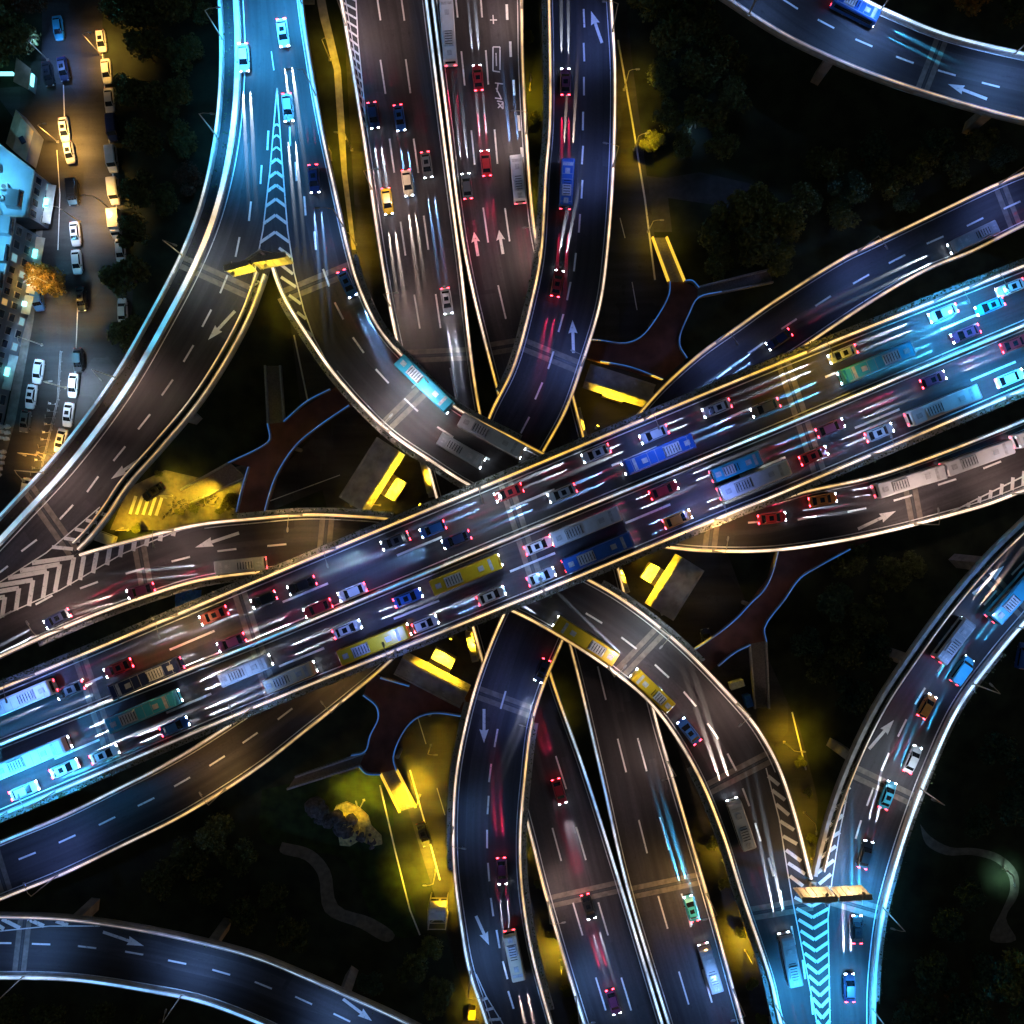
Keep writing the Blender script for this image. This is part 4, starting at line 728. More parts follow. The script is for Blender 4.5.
# ------------------------------------------------------------------ buildings by the parking street
M_ROOF = mat('pale roof sheet', (.28, .45, .55), .6, var=.2, scale=.25); M_WALL = mat('rendered wall', (.2, .23, .27), .8, var=.2, scale=.4)
M_CREAM = mat('cream roof', (.55, .45, .28), .8, var=.25, scale=.6); M_WIN = mat('dark window', (.02, .03, .05), .2, scale=1); M_ROOFU = mat('roof unit casing', (.4, .42, .42), .5); M_LITW = mat('lit shop sign', (.6, .8, .8), .4, emit=(.25, .95, 1.0), estr=2.2)
M_WARMW = mat('lamplit window', (.3, .2, .1), .3, emit=(1, .6, .2), estr=.5); M_COOLW = mat('cool lit window', (.2, .3, .3), .3, emit=(.4, .85, 1), estr=.45)
def xy(px, z): return [tuple(P(x, y, z))[:2] for x, y in px]
def block(name, label, roof, z, wins, roofmat):
    b = thing(name, label, 'building'); mb = MB(); mb.prism(xy(roof, z), 0, z); mb.obj('wall', M_WALL, b)
    mb = MB(); c = sum((Vector(p) for p in roof), Vector((0, 0)))/len(roof); big = [tuple(c+(Vector(p)-c)*1.03) for p in roof]; mb.prism(xy(big, z), z+.003, z+.35); rf = mb.obj('roof', roofmat, b)
    mb = MB(); rr = xy(big, z)
    for i in range(len(rr)):
        p, q = Vector((*rr[i], 0)), Vector((*rr[(i+1) % len(rr)], 0)); d = (q-p); mid = (p+q)/2; mb.box((mid.x, mid.y, z+.5), (d.length, .3, .3), 0, math.atan2(d.y, d.x))
    mb.obj('parapet', M_PAR, rf)
    g = random.Random(len(name))
    for k in range(9):
        a_, b_ = Vector(rr[-1]).lerp(Vector(rr[0]), g.random()), Vector(rr[1]).lerp(Vector(rr[-2]), g.random()); v = a_.lerp(b_, g.uniform(.55, .9)); mb = MB(); sz = g.uniform(.7, 1.5); mb.box((v.x, v.y, z+.75), (sz, sz*g.uniform(.6, 1), .8), 0, g.random()*.3); mb.tube((v.x, v.y, z+1.15), (v.x, v.y, z+1.25), sz*.28, n=10, mi=1); mb.obj('roof_unit', [M_ROOFU, M_BLACK], rf)
    for k in range(2): v0, v1 = Vector(rr[0]).lerp(Vector(rr[1]), .45+.3*k), Vector(rr[-1]).lerp(Vector(rr[-2]), .5+.25*k); mb = MB(); mb.tube((v0.x, v0.y, z+.6), (v1.x, v1.y, z+.6), .12); mb.obj('pipe', M_POLE, rf)
    # windows on the street side: pieces of the wall between consecutive roof corners
    for i0, nb, fl, lit in wins:
        p, q = Vector((*xy([roof[i0]], z)[0], 0)), Vector((*xy([roof[i0+1]], z)[0], 0)); d = (q-p); L = d.length; d.normalize(); n = Vector((-d.y, d.x, 0))
        if n.x < 0: n = -n
        for k in range(nb):
            for f_ in range(fl):
                c_ = p+d*(L*(k+.5)/nb)+n*.04; hz = (f_+.55)*z/fl; mb = MB(); rz = math.atan2(d.y, d.x); mb.box((c_.x, c_.y, hz), (L/nb*.62, .12, z/fl*.55), 0, rz); fr = mb.obj('window', M_POLE, b)
                mb = MB(); cc = c_+n*.06; mb.box((cc.x, cc.y, hz), (L/nb*.54, .08, z/fl*.47), 0, rz); mb.obj('pane', random.choice((M_WIN,)*9+(M_WARMW, M_COOLW)), fr)
        for k in range(lit):
            c_ = p+d*(L*(k+.5)/lit)+n*.5; mb = MB(); rz = math.atan2(d.y, d.x); mb.box((c_.x, c_.y, 3.1), (L/lit*.22, .7, .4), 0, rz); mb.obj('shop_sign', M_LITW, b)
            mb = MB(); mb.box((c_.x+n.x*.4, c_.y+n.y*.4, 2.7), (L/lit*.9, 1.6, .12), 0, rz); mb.obj('awning', M_PAR, b)
    return b
block('commercial_building', 'flat roofed block with a bright blue lit roof beside the cream hut', [(-70, 100), (0, 146), (34, 172), (27, 216), (-70, 216)], 7.5, [(2, 4, 2, 1)], M_ROOF)
bb = block('terrace_building', 'long terrace with stepped window bays along the parking street', [(-90, 222), (15, 222), (8, 262), (-2, 305), (-13, 345), (-22, 385), (-33, 440), (-90, 470)], 10, [(1, 3, 3, 1), (2, 4, 3, 2), (3, 3, 3, 0), (4, 4, 3, 1), (5, 3, 3, 0)], M_ROOF)
for i in range(8):                                    # dormer bays that step along the street front
    y0 = 200+i*27; mb = MB(); xx = on([(26, 190), (15, 222), (8, 262), (-2, 305), (-13, 345), (-22, 385), (-33, 440)], y0)-6; c_ = P(xx, y0, 10); mb.box((c_.x, c_.y, 10.9), (2.6, 3.6, 1.3), 0, R(-8), .85); d_ = mb.obj('dormer', M_ROOF, bb)
    mb = MB(); mb.box((c_.x+1.2, c_.y-.15, 10.9), (.25, 2.6, .8), 0, R(-8)); mb.obj('pane', M_WIN, d_)
def hut():
    b = thing('hut', 'cream gable roofed hut beside the blue lit roof', 'building'); q = xy([(14, 108), (32, 130), (24, 160), (4, 142)], 4.2); mb = MB(); mb.prism(q, 0, 3.6); mb.obj('wall', M_WALL, b)
    v = [Vector((*p, 3.61)) for p in q]; m0, m1 = (v[0]+v[1])/2+Vector((0, 0, 1.1)), (v[2]+v[3])/2+Vector((0, 0, 1.1)); mb = MB(); mb.q([v[0], v[3], m1, m0]); mb.q([v[1], m0, m1, v[2]]); mb.q([v[0], m0, v[1]]); mb.q([v[2], m1, v[3]]); rf = mb.obj('roof', M_CREAM, b, weld=True)
    mb = MB(); c_ = (v[1]+m1)/2; mb.box((c_.x, c_.y, 4.45), (.9, 1.3, .3), 0, .5); mb.obj('skylight', M_WIN, rf)
hut()
light('hut_lamp', 'SPOT', bpy.data.objects['hut'], tuple(P(36, 118, 8)), 900, OR, rot=(0, R(-25), 0), size=R(120), blend=.9)
def kiosk():
    b = thing('kiosk', 'small lit kiosk at the northern end of the street', 'building'); q = xy([(19, 60), (29, 70), (27, 87), (16, 80)], 3); mb = MB(); mb.prism(q, 0, 3); mb.obj('wall', M_WALL, b); mb = MB(); mb.prism(xy([(17, 58), (31, 69), (29, 90), (14, 82)], 3), 3.003, 3.25); mb.obj('roof', M_CREAM, b)
    c_ = P(30, 80, 2.4); mb = MB(); mb.box((c_.x+.4, c_.y, 2.3), (.3, 2.2, .8), 0, -.1); mb.obj('lit_sign', M_LITW, b)
    mb = MB(); c_ = P(10, 81, 0); mb.box((c_.x, c_.y, 2.8), (4.5, .5, .6)); mb.obj('counter_sign', M_LITW, b)
kiosk()
for x, y, zz, e in ((-6, 182, 16, 9000), (-8, 330, 21, 8000), (-4, 250, 21, 8000)):   # facade floodlights on masts on the roofs
    g = thing('roof_floodlight', 'mast floodlight on the %s roof of the street block' % {-6: 'blue lit', -8: 'lower terrace', -4: 'upper terrace'}[x], 'floodlight', tuple(P(x, y, 7.8 if x == -6 else 10.3)))
    hh = zz-(7.8 if x == -6 else 10.3); mb = MB(); mb.tube((0, 0, 0), (0, 0, hh), .08, .06); mb.obj('mast', M_POLE, g); mb = MB(); mb.box((.2, 0, hh), (.5, .3, .14), 0, 0, 1.3); hd = mb.obj('lamp_head', M_POLE, g); mb = MB(); mb.box((.2, 0, hh-.1), (.4, .24, .04)); mb.obj('lens', lens(CYN), hd)
    light('flood', 'SPOT', g, (.2, 0, hh-.15), e, (.16, .62, 1), size=R(130), blend=.8)
# ------------------------------------------------------------------ trees
def crown_mesh(seed, r=4.0, h=4.5, nl=2600, sz=.5):
    rnd = random.Random(seed); st = random.getstate(); random.seed(seed); mb = MB(); lobes = []
    for i in range(13):
        a = rnd.random()*6.28; d = r*.68*math.sqrt(rnd.random()); lobes.append((Vector((math.cos(a)*d, math.sin(a)*d, h*rnd.uniform(.25, .8)*(1-.35*d/r))), r*rnd.uniform(.26, .44)))
    for i in range(nl):
        c, lr = lobes[int(rnd.random()*len(lobes))]; v = Vector((rnd.gauss(0, 1), rnd.gauss(0, 1), rnd.gauss(.3, .9))).normalized(); leafquad(mb, c+v*lr*rnd.uniform(.55, 1.08), sz*rnd.uniform(.55, 1.25))
    random.setstate(st); return mb
CR = [crown_mesh(11+i, 4.2, 4.6, 2400, .5).mesh('crown', M_LEAF) for i in range(5)]
def trunk_mesh(seed):
    rnd = random.Random(seed); mb = MB(); mb.tube((0, 0, 0), (.1, .05, 3.0), .26, .17, 8)
    for i in range(6):
        a = i*1.05+rnd.random()*.5; mb.tube((.1, .05, 2.5+rnd.random()*.6), (math.cos(a)*2.2, math.sin(a)*2.2, 4.6+rnd.random()*1.3), .11, .04, 6)
    return mb.mesh('trunk', M_BARK)
TR = [trunk_mesh(i) for i in range(3)]
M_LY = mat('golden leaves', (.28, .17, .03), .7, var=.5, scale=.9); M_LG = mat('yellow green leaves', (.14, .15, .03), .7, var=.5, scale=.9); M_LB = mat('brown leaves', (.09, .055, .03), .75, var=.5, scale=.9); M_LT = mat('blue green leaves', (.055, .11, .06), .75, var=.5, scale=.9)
def tree(px, py, label, s=1.0, m=None, group=None, h=None):
    i = random.randrange(5); t = thing('tree', label, 'tree', tuple(P(px, py, 0)), random.random()*6.28, group)
    c = mobj('crown', CR[i], t, (0, 0, 2.7)); c.scale = (1, 1, 1); k = mobj('trunk', TR[i % 3], t)
    if m: c.material_slots[0].link = 'OBJECT'; c.material_slots[0].material = m
    t.scale = (s, s, s*random.uniform(.85, 1.1)); return t
belt = 'dark trees in the belt beside the parking street'
for x, y, s in ((148, 22, 1.1), (182, 18, 1), (155, 62, 1), (192, 66, 1), (142, 102, 1), (178, 108, 1.1), (152, 148, 1), (186, 150, .9), (146, 196, 1), (176, 205, .8), (143, 240, .9), (208, 20, .6), (130, 20, .9)): tree(x, y, 'dark leafy tree crowded in the unlit belt beside the parking street', s, None, belt)
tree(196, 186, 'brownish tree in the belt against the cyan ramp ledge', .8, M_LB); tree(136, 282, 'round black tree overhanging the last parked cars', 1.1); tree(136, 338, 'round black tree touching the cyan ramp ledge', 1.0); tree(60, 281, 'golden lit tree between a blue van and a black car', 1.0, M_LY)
nw = 'dark trees at the northern end of the parking street'
for x, y in ((12, 18), (30, 50), (2, 60), (-20, 30)): tree(x, y, 'dark tree shading the corner behind the lit kiosk', 1.1, None, nw)
tree(46, 8, 'brown leaved tree with orange lit twigs at the street head', 1.0, M_LB)
wood = 'dark trees of the wood east of the arrow ramp'
for x, y, s in ((652, 18, 1), (690, 12, 1.1), (668, 50, 1.1), (702, 44, 1), (655, 88, .9), (690, 88, 1.1), (722, 70, 1), (664, 122, .8), (698, 124, 1), (728, 108, 1), (680, 150, .7), (716, 150, .9)): tree(x, y, 'dark broad tree in the wood beside the arrow ramp', s, None, wood)
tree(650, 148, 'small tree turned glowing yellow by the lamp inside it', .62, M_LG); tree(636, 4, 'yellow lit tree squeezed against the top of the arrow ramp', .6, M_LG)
mid = 'olive trees between the footbridge and the unlit lawn'
for x, y, s in ((705, 246, 1.0), (728, 222, 1.1), (757, 214, 1.1), (742, 250, 1.2), (776, 234, 1.1), (774, 262, .9), (714, 272, .8)): tree(x, y, 'olive broad tree of the clump behind the north eastern footbridge', s, M_LG if s == 1.1 else None, mid)
far = 'dark trees under the blue curved ramp'
for x, y, s in ((820, 172, 1), (838, 200, 1), (862, 160, 1), (878, 188, .9), (905, 172, 1), (928, 160, 1), (950, 176, .8), (835, 222, .9), (798, 205, .9), (972, 150, .9), (990, 165, .7), (900, 205, .7)): tree(x, y, 'dark tree in the row below the blue curved ramp', s, M_LT if random.random() < .5 else None, far)
tree(962, 6, 'brown lit tree above the blue curved ramp', 1.1, M_LY); tree(1005, 22, 'dark tree above the blue curved ramp at the picture corner', 1.0)
east = 'dark trees filling the eastern park'
for x, y, s in ((846, 560, 1), (880, 575, 1), (826, 600, 1), (858, 612, 1.1), (834, 645, 1), (868, 650, .9), (812, 665, .9), (842, 690, 1), (800, 640, .8), (905, 566, .7)): tree(x, y, 'dark tree in the black park between bus ramp and planted ramp', s, M_LT if random.random() < .4 else None, east)
se = 'dark trees along the winding path'
for x, y, s in ((925, 960, 1.1), (905, 1000, 1.1), (945, 995, 1.2), (975, 965, 1.1), (965, 1010, 1), (940, 915, .9), (968, 815, .8), (1000, 800, 1), (960, 885, .8), (1015, 770, 1), (985, 745, .9)): tree(x, y, 'dark tree near the winding park path', s, M_LT, se)
tree(1003, 962, 'yellow green tree at the end of the winding path', 1.25, M_LG); tree(1016, 995, 'dark green tree below the yellow green one', 1.1)
sw = 'dark trees south of the empty ramp'
for x, y, s in ((222, 826, 1), (196, 848, 1), (245, 850, .9), (170, 870, 1), (214, 880, .8), (60, 1010, 1), (110, 1012, 1), (20, 1005, .9), (160, 1020, 1), (250, 905, .8), (300, 925, .9), (280, 890, .8), (415, 960, .8), (440, 985, .9)): tree(x, y, 'dark tree on the unlit slope below the empty ramp', s, None, sw)
tree(374, 975, 'small round dark green tree beside the pale pier foot', .7, M_LT); tree(432, 942, 'yellow lit shrub tree below the scaffold tower', .7, M_LG); tree(232, 500, 'low shaggy tree in the yellow paved yard', .5, M_LG)
shr = 'low shrubs in the yellow paved yard'
for x, y in ((196, 508), (204, 500), (222, 512), (182, 512), (140, 528), (160, 474), (236, 500), (212, 484)): tree(x, y, 'low ragged shrub growing in the yellow paved yard', random.uniform(.2, .34), M_LG, shr)
slot = 'low shrubs lining the yellow slots'
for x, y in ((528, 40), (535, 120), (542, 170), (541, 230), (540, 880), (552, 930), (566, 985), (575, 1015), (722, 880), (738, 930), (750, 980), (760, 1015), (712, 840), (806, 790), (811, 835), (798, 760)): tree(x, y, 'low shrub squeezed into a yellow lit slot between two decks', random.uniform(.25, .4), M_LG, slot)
tree(398, 335, 'small tree in the corner where the forked ramp covers the hatched deck', .5)
# ------------------------------------------------------------------ rockery, booths, scaffold, small ground things
def rock(mb, c, r, seed, sq=.7):
    rnd = random.Random(seed); nlat, nlon = 6, 9; rings = []
    for i in range(1, nlat):
        th = math.pi*i/nlat; rings.append([Vector(c)+Vector((math.sin(th)*math.cos(2*math.pi*j/nlon), math.sin(th)*math.sin(2*math.pi*j/nlon), math.cos(th)*sq))*r*rnd.uniform(.75, 1.2) for j in range(nlon)])
    mb.loft([x[::-1] for x in rings])
M_GOLD = mat('pale gold render', (.55, .45, .18), .7, var=.45, scale=1.6, bump=.5); M_ROCK = mat('grey rock', (.09, .085, .09), .8, var=.6, scale=1.5, bump=.4)
def rockery():
    t = thing('rockery', 'floodlit golden rockery with dark boulders on the lawn', 'rockery')
    mb = MB(); mb.prism(xy([(331, 817), (336, 806), (346, 802), (358, 807), (368, 816), (371, 826), (381, 836), (382, 844), (373, 846), (360, 840), (350, 846), (340, 845), (338, 832)], .5), .0, .7); mb.obj('plinth', M_GOLD, t)
    for i, (x, y, r, zz) in enumerate(((316, 806, 1.9, .9), (324, 811, 1.6, .8), (330, 818, 1.5, 1.0), (338, 815, 1.4, 1.3), (344, 822, 1.6, 1.4), (348, 831, 1.3, 1.2), (353, 817, 1.1, 1.3), (340, 829, 1.2, 1.1), (362, 836, 1.0, 1.0), (372, 840, .8, .9), (321, 819, .9, .5), (312, 813, .8, .4))):
        mb = MB(); rock(mb, (0, 0, 0), r, i, .8); o = mb.obj('boulder', M_ROCK, t, weld=True); o.location = P(x, y, 0)+Vector((0, 0, zz))
    g = random.Random(8)
    for i in range(34):
        q = g.random(); x, y = 310+q*62+g.gauss(0, 3), 805+q*34+g.gauss(0, 4.5); mb = MB(); rock(mb, (0, 0, 0), g.uniform(.25, .6), 40+i, .9); o = mb.obj('boulder', M_ROCK if g.random() < .85 else M_GOLD, t, weld=True); o.location = P(x, y, 0)+Vector((0, 0, g.uniform(.5, 1.6) if q > .2 else .4))
    for i in range(10): mb = MB(); a = i*.63; v = P(336+3.6*i, 826+2*math.sin(i), .7); mb.tube(v, v+Vector((math.cos(a), math.sin(a), 1.8)), .22, .05, 6); mb.obj('carved_spike', M_GOLD, t)
rockery()
def scaffold():
    b = P(440, 902, 0); t = thing('scaffold_tower', 'yellow lit scaffold tower standing against the ramp edge', 'scaffold', b)
    for x in (-1.6, 1.6):
        for y in (-1.8, 1.8): mb = MB(); mb.tube((x, y, 0), (x, y, 7.5), .09); mb.obj('standard', M_YPOLE, t)
    for z in (2.4, 4.9, 7.3):
        mb = MB()
        for a, c in (((-1.6, -1.8), (1.6, -1.8)), ((1.6, -1.8), (1.6, 1.8)), ((1.6, 1.8), (-1.6, 1.8)), ((-1.6, 1.8), (-1.6, -1.8))): mb.tube((*a, z), (*c, z), .07)
        mb.obj('ledger', M_YPOLE, t); mb = MB(); mb.box((0, .6, z+.1), (3.0, 1.4, .06)); mb.obj('platform', M_SIGN, t)
    for s in (1, -1): mb = MB(); mb.tube((-1.6*s, -1.8, 0), (1.6*s, -1.8, 4.9), .06); mb.obj('brace', M_YPOLE, t)
scaffold()
def boxy(name, label, cat, px, py, d, m, rz=0, z=0, roofm=None, rows=1):
    t = thing(name, label, cat, P(px, py, z), rz); mb = MB(); mb.box((0, 0, d[2]/2+.1), d); mb.obj('body', m, t); mb = MB(); mb.box((0, 0, .05), (d[0]*.92, d[1]*.92, .1)); mb.obj('base', M_BLACK, t)
    mb = MB(); mb.box((0, 0, d[2]+.16), (d[0]*1.08, d[1]*1.1, .12), 0, 0, .9); mb.obj('roof', roofm or m, t); mb = MB(); mb.box((d[0]*.2, -d[1]/2-.02, d[2]*.5), (d[0]*.35, .05, d[2]*.75)); mb.obj('door', M_WIN, t); return t
M_BLUE = mat('blue sheeting', (.02, .14, .6), .5, var=.3, scale=2, bump=.3); M_YEL = mat('yellow enamel', (.7, .5, .03), .45, scale=2); M_WHITE = mat('white enamel', (.75, .76, .78), .35, scale=2)
boxy('portable_booth', 'blue portable booth beside the mouth of the bus ramp', 'booth', 604, 578, (2.4, 2.0, 2.3), M_BLUE, .3); boxy('utility_cabinet', 'bright yellow cabinet at the edge of the ladder striped ramp', 'cabinet', 472, 1010, (1.3, 1.8, 1.7), M_YEL)
boxy('utility_cabinet', 'white cabinet below the stairs of the bus ramp footbridge', 'cabinet', 735, 683, (2.6, 1.3, 1.5), M_WHITE, .3); boxy('portable_booth', 'small blue booth south of the white cabinet', 'booth', 746, 699, (1.3, 2.2, 1.8), M_BLUE, .3)
def tarp():
    t = thing('tarpaulin', 'blue tarpaulin over a heap between western ramp and expressway', 'tarpaulin', P(160, 607, 14)); t.location.z = 0; mb = MB(); n = 9; g = random.Random(5)
    v = [[Vector(((i-4)*.62, (j-3)*.6, 1.9*math.exp(-((i-4)**2+(j-3)**2)/9)+g.uniform(-.15, .2)+.2)) for i in range(n)] for j in range(7)]
    for j in range(6):
        for i in range(n-1): mb.q([v[j][i], v[j][i+1], v[j+1][i+1], v[j+1][i]])
    mb.obj('sheet', M_BLUE, t, weld=True); mb = MB(); rock(mb, (0, 0, .6), 1.1, 4); mb.obj('heap', M_ROCK, t)
tarp()
bins = 'white bins outside the terrace'
for i, (x, y) in enumerate([(3, 427), (9, 427), (3, 432), (9, 433), (2, 438), (8, 439), (-1, 452), (5, 452), (4, 457), (3, 463), (1, 469), (0, 475)]):
    t = thing('bin', 'squat white lidded bin lined up on the pavement below the terrace', 'bin', P(x, y, .14), random.random(), bins); mb = MB(); mb.box((0, 0, .5), (.62, .55, 1.0), 0, 0, 1.12); mb.obj('body', M_WHITE, t); mb = MB(); mb.box((0, 0, 1.04), (.74, .66, .09), 0, 0, .9); mb.obj('lid', M_WHITE, t)
# ------------------------------------------------------------------ vehicles
def paint(name, col, rough=.3): return mat('car paint '+name, col, rough, var=.06, scale=1, coat=.6)
PAINT = {'white': paint('white', (.72, .73, .75)), 'silver': paint('silver', (.42, .44, .47)), 'black': paint('black', (.012, .013, .016)), 'navy': paint('navy', (.015, .025, .09)), 'blue': paint('blue', (.03, .14, .5)), 'red': paint('red', (.4, .02, .03)), 'yellow': paint('yellow', (.75, .5, .02)), 'cream': paint('cream', (.7, .62, .45)), 'cyan': paint('cyan', (.05, .42, .6)), 'grey': paint('grey', (.12, .125, .13)), 'magenta': paint('magenta', (.16, .03, .08)), 'orange': paint('orange', (.65, .22, .03))}
M_HL = mat('headlight lens', (.8, .8, .8), .2, emit=(.75, .88, 1), estr=40.0); M_TL = mat('tail light lens', (.4, .02, .02), .3, emit=(1, .03, .05), estr=26.0)
M_HLO = mat('unlit headlight', (.6, .62, .65), .15); M_TLO = mat('unlit tail light', (.25, .01, .01), .3); M_ROOFAC = mat('roof unit', (.5, .5, .52), .5)
def rrect(x, hw, z, n=3): return None
def hull(stations, mb, nw=5):
    """stations: x, half width, z bottom, z top, corner"""
    rings = []
    for x, hw, z0, z1, c in stations:
        rings.append([(x, -hw+c*.4, z0), (x, hw-c*.4, z0), (x, hw, z0+c), (x, hw, z1-c), (x, hw-c, z1), (x, -hw+c, z1), (x, -hw, z1-c), (x, -hw, z0+c)])
    mb.loft(rings)
KM = {}
def kind_meshes(kind):
    if kind in KM: return KM[kind]
    D = {}; b = MB(); g = MB(); r = MB()
    if kind in ('sedan', 'hatch'):
        L, hw = (4.7, .92) if kind == 'sedan' else (4.2, .9); f = L/2
        hull([(-f, hw*.72, .38, .78, .1), (-f+.12, hw*.9, .3, .93, .12), (-f+.7, hw, .26, 1.0, .14), (0, hw, .24, .96, .12), (f-1.1, hw, .26, .93, .14), (f-.35, hw*.92, .3, .82, .12), (f-.06, hw*.74, .36, .7, .1), (f, hw*.6, .42, .62, .06)], b)
        rx0, rx1 = (-1.15, .45) if kind == 'sedan' else (-1.55, .3); gx0, gx1 = (-1.85, 1.25) if kind == 'sedan' else (-2.0, 1.15)
        lo = [(gx0, -hw*.84, .94), (gx1, -hw*.84, .93), (gx1, hw*.84, .93), (gx0, hw*.84, .94)]; hi = [(rx0, -hw*.68, 1.4), (rx1, -hw*.68, 1.4), (rx1, hw*.68, 1.4), (rx0, hw*.68, 1.4)]
        g.loft([[Vector(p) for p in lo], [Vector(p) for p in hi]])
        rr = [[Vector((x, y, z)) for x, y in ((rx0-.1, -hw*.6), (rx0+.05, -hw*.71), (rx1-.05, -hw*.71), (rx1+.1, -hw*.55), (rx1+.1, hw*.55), (rx1-.05, hw*.71), (rx0+.05, hw*.71), (rx0-.1, hw*.6))] for z in (1.385, 1.44)]; r.loft(rr)
        for sy in (-1, 1):                      # roof pillars
            for xa, xb in ((gx1, rx1), (gx0, rx0)): r.tube((xa, sy*hw*.83, .95), (xb, sy*hw*.68, 1.4), .05, n=5)
        wh = [(f-.85, .8), (-f+.85, .8)]; wr = .32; hx, hz, tz = f-.14, .66, .82
    elif kind == 'van':
        L, hw = 5.0, .95; f = L/2
        hull([(-f, hw*.94, .35, 1.85, .1), (-f+.15, hw, .28, 1.98, .12), (f-1.5, hw, .26, 1.98, .12), (f-.85, hw*.97, .28, 1.3, .12), (f-.15, hw*.88, .34, .95, .12), (f, hw*.7, .4, .8, .08)], b)
        g.q([(f-1.44, -hw*.84, 1.93), (f-.9, -hw*.86, 1.36), (f-.9, hw*.86, 1.36), (f-1.44, hw*.84, 1.93)]); 
        for sy in (-1, 1): g.box((-.3, sy*(hw+.005), 1.5), (3.4, .02, .5))
        r.box((-.5, 0, 2.0), (3.2, 1.5, .05)); 
        for k in range(3): r.box((-1.6+k*1.1, 0, 2.045), (.08, 1.5, .05))
        wh = [(f-.95, .84), (-f+.95, .84)]; wr = .34; hx, hz, tz = f-.12, .72, 1.2
    elif kind == 'box_van':
        L, hw = 5.4, 1.0; f = L/2
        hull([(f-1.75, hw*.9, .4, 1.9, .1), (f-1.2, hw*.92, .35, 1.95, .12), (f-.5, hw*.9, .35, 1.25, .12), (f, hw*.8, .4, .95, .1)], b)
        r.box((-.85, 0, 1.5), (3.6, 2.05, 1.9)); r.box((-.85, 0, 2.47), (3.4, 1.8, .04)); r.box((-.85, 0, .5), (3.6, 1.2, .1))
        g.q([(f-1.18, -.78, 1.92), (f-.55, -.82, 1.32), (f-.55, .82, 1.32), (f-1.18, .78, 1.92)])
        wh = [(f-.95, .84), (-f+1.1, .84)]; wr = .36; hx, hz, tz = f-.04, .72, .8
    else:                                       # bus
        L, hw = (11.6, 1.25) if kind == 'bus' else (8.2, 1.15); f = L/2; H = 3.05 if kind == 'bus' else 2.7
        hull([(-f, hw*.95, .4, H-.2, .15), (-f+.15, hw, .34, H, .16), (f-.35, hw, .34, H, .16), (f-.05, hw*.96, .38, H-.25, .15), (f, hw*.9, .42, H-.6, .12)], b)
        for sy in (-1, 1): g.box((0, sy*(hw+.004), H*.62), (L-1.2, .025, .95))
        g.q([(f+.012, -hw*.82, 1.25), (f+.012, hw*.82, 1.25), (f-.04, hw*.84, H-.45), (f-.04, -hw*.84, H-.45)]); g.box((-f-.005, 0, H*.64), (.02, hw*1.5, .8))
        r.box((-L*.18, 0, H+.12), (L*.24, hw*1.35, .24), 1, 0, .92); r.box((L*.22, 0, H+.06), (.9, .8, .1), 1); r.box((-L*.4, 0, H+.06), (.9, .8, .1), 1); r.box((L*.36, 0, H+.02), (.5, hw*1.5, .05), 1); r.box((0, hw*.8, H+.02), (L*.9, .05, .05)); r.box((0, -hw*.8, H+.02), (L*.9, .05, .05)); [g.box((-L*.27+k*.45, 0, H+.245), (.12, hw*1.0, .02)) for k in range(6)]; [r.box((k*L*.16, 0, H+.005), (.06, hw*1.7, .03)) for k in (-2.6, -1, .3, 1, 2.5)]
        wh = [(f-2.2, hw*.86), (-f+2.6, hw*.86)]; wr = .48; hx, hz, tz = f-.01, .75, .9
    D['body'] = b.mesh('body', [M_BLACK], weld=True); D['glass'] = g.mesh('window', [M_GLASS]); D['roof'] = r.mesh('roof', [M_ROOFAC, M_ROOFAC], weld=True)
    wm = MB(); wm.tube((0, -.12, 0), (0, .12, 0), wr, n=14); wm.tube((0, -.13, 0), (0, .13, 0), wr*.55, n=10, mi=1); D['wheel'] = wm.mesh('wheel', [M_TYRE, M_POLE])
    D['wpos'] = [(x, s*(y-.02), wr) for x, y in wh for s in (1, -1)]
    hb = MB(); hb.box((0, 0, 0), (.16, .36, .17)); D['hl'] = hb.mesh('headlight', [M_HL]); hb = MB(); hb.box((0, 0, 0), (.12, .4, .17)); D['tl'] = hb.mesh('tail_light', [M_TL])
    mm = MB(); mm.box((0, 0, 0), (.16, .2, .14)); D['mir'] = mm.mesh('mirror', [M_BLACK]); D['L'] = L; D['hw'] = hw; D['hl_p'] = (hx, hw*.66, hz); D['tl_p'] = (-L/2+.03, hw*.66, tz); D['mx'] = (L/2-1.55 if kind in ('sedan', 'hatch', 'van') else L/2-.3); D['mz'] = 1.0 if kind in ('sedan', 'hatch') else 1.35
    sb = MB(); sb.box((-.3, 0, 1.446), (.75, .8, .012)); D['sun'] = sb.mesh('sunroof', [M_GLASS])
    KM[kind] = D; return D
def setm(o, m): o.material_slots[0].link = 'OBJECT'; o.material_slots[0].material = m
HD = {}
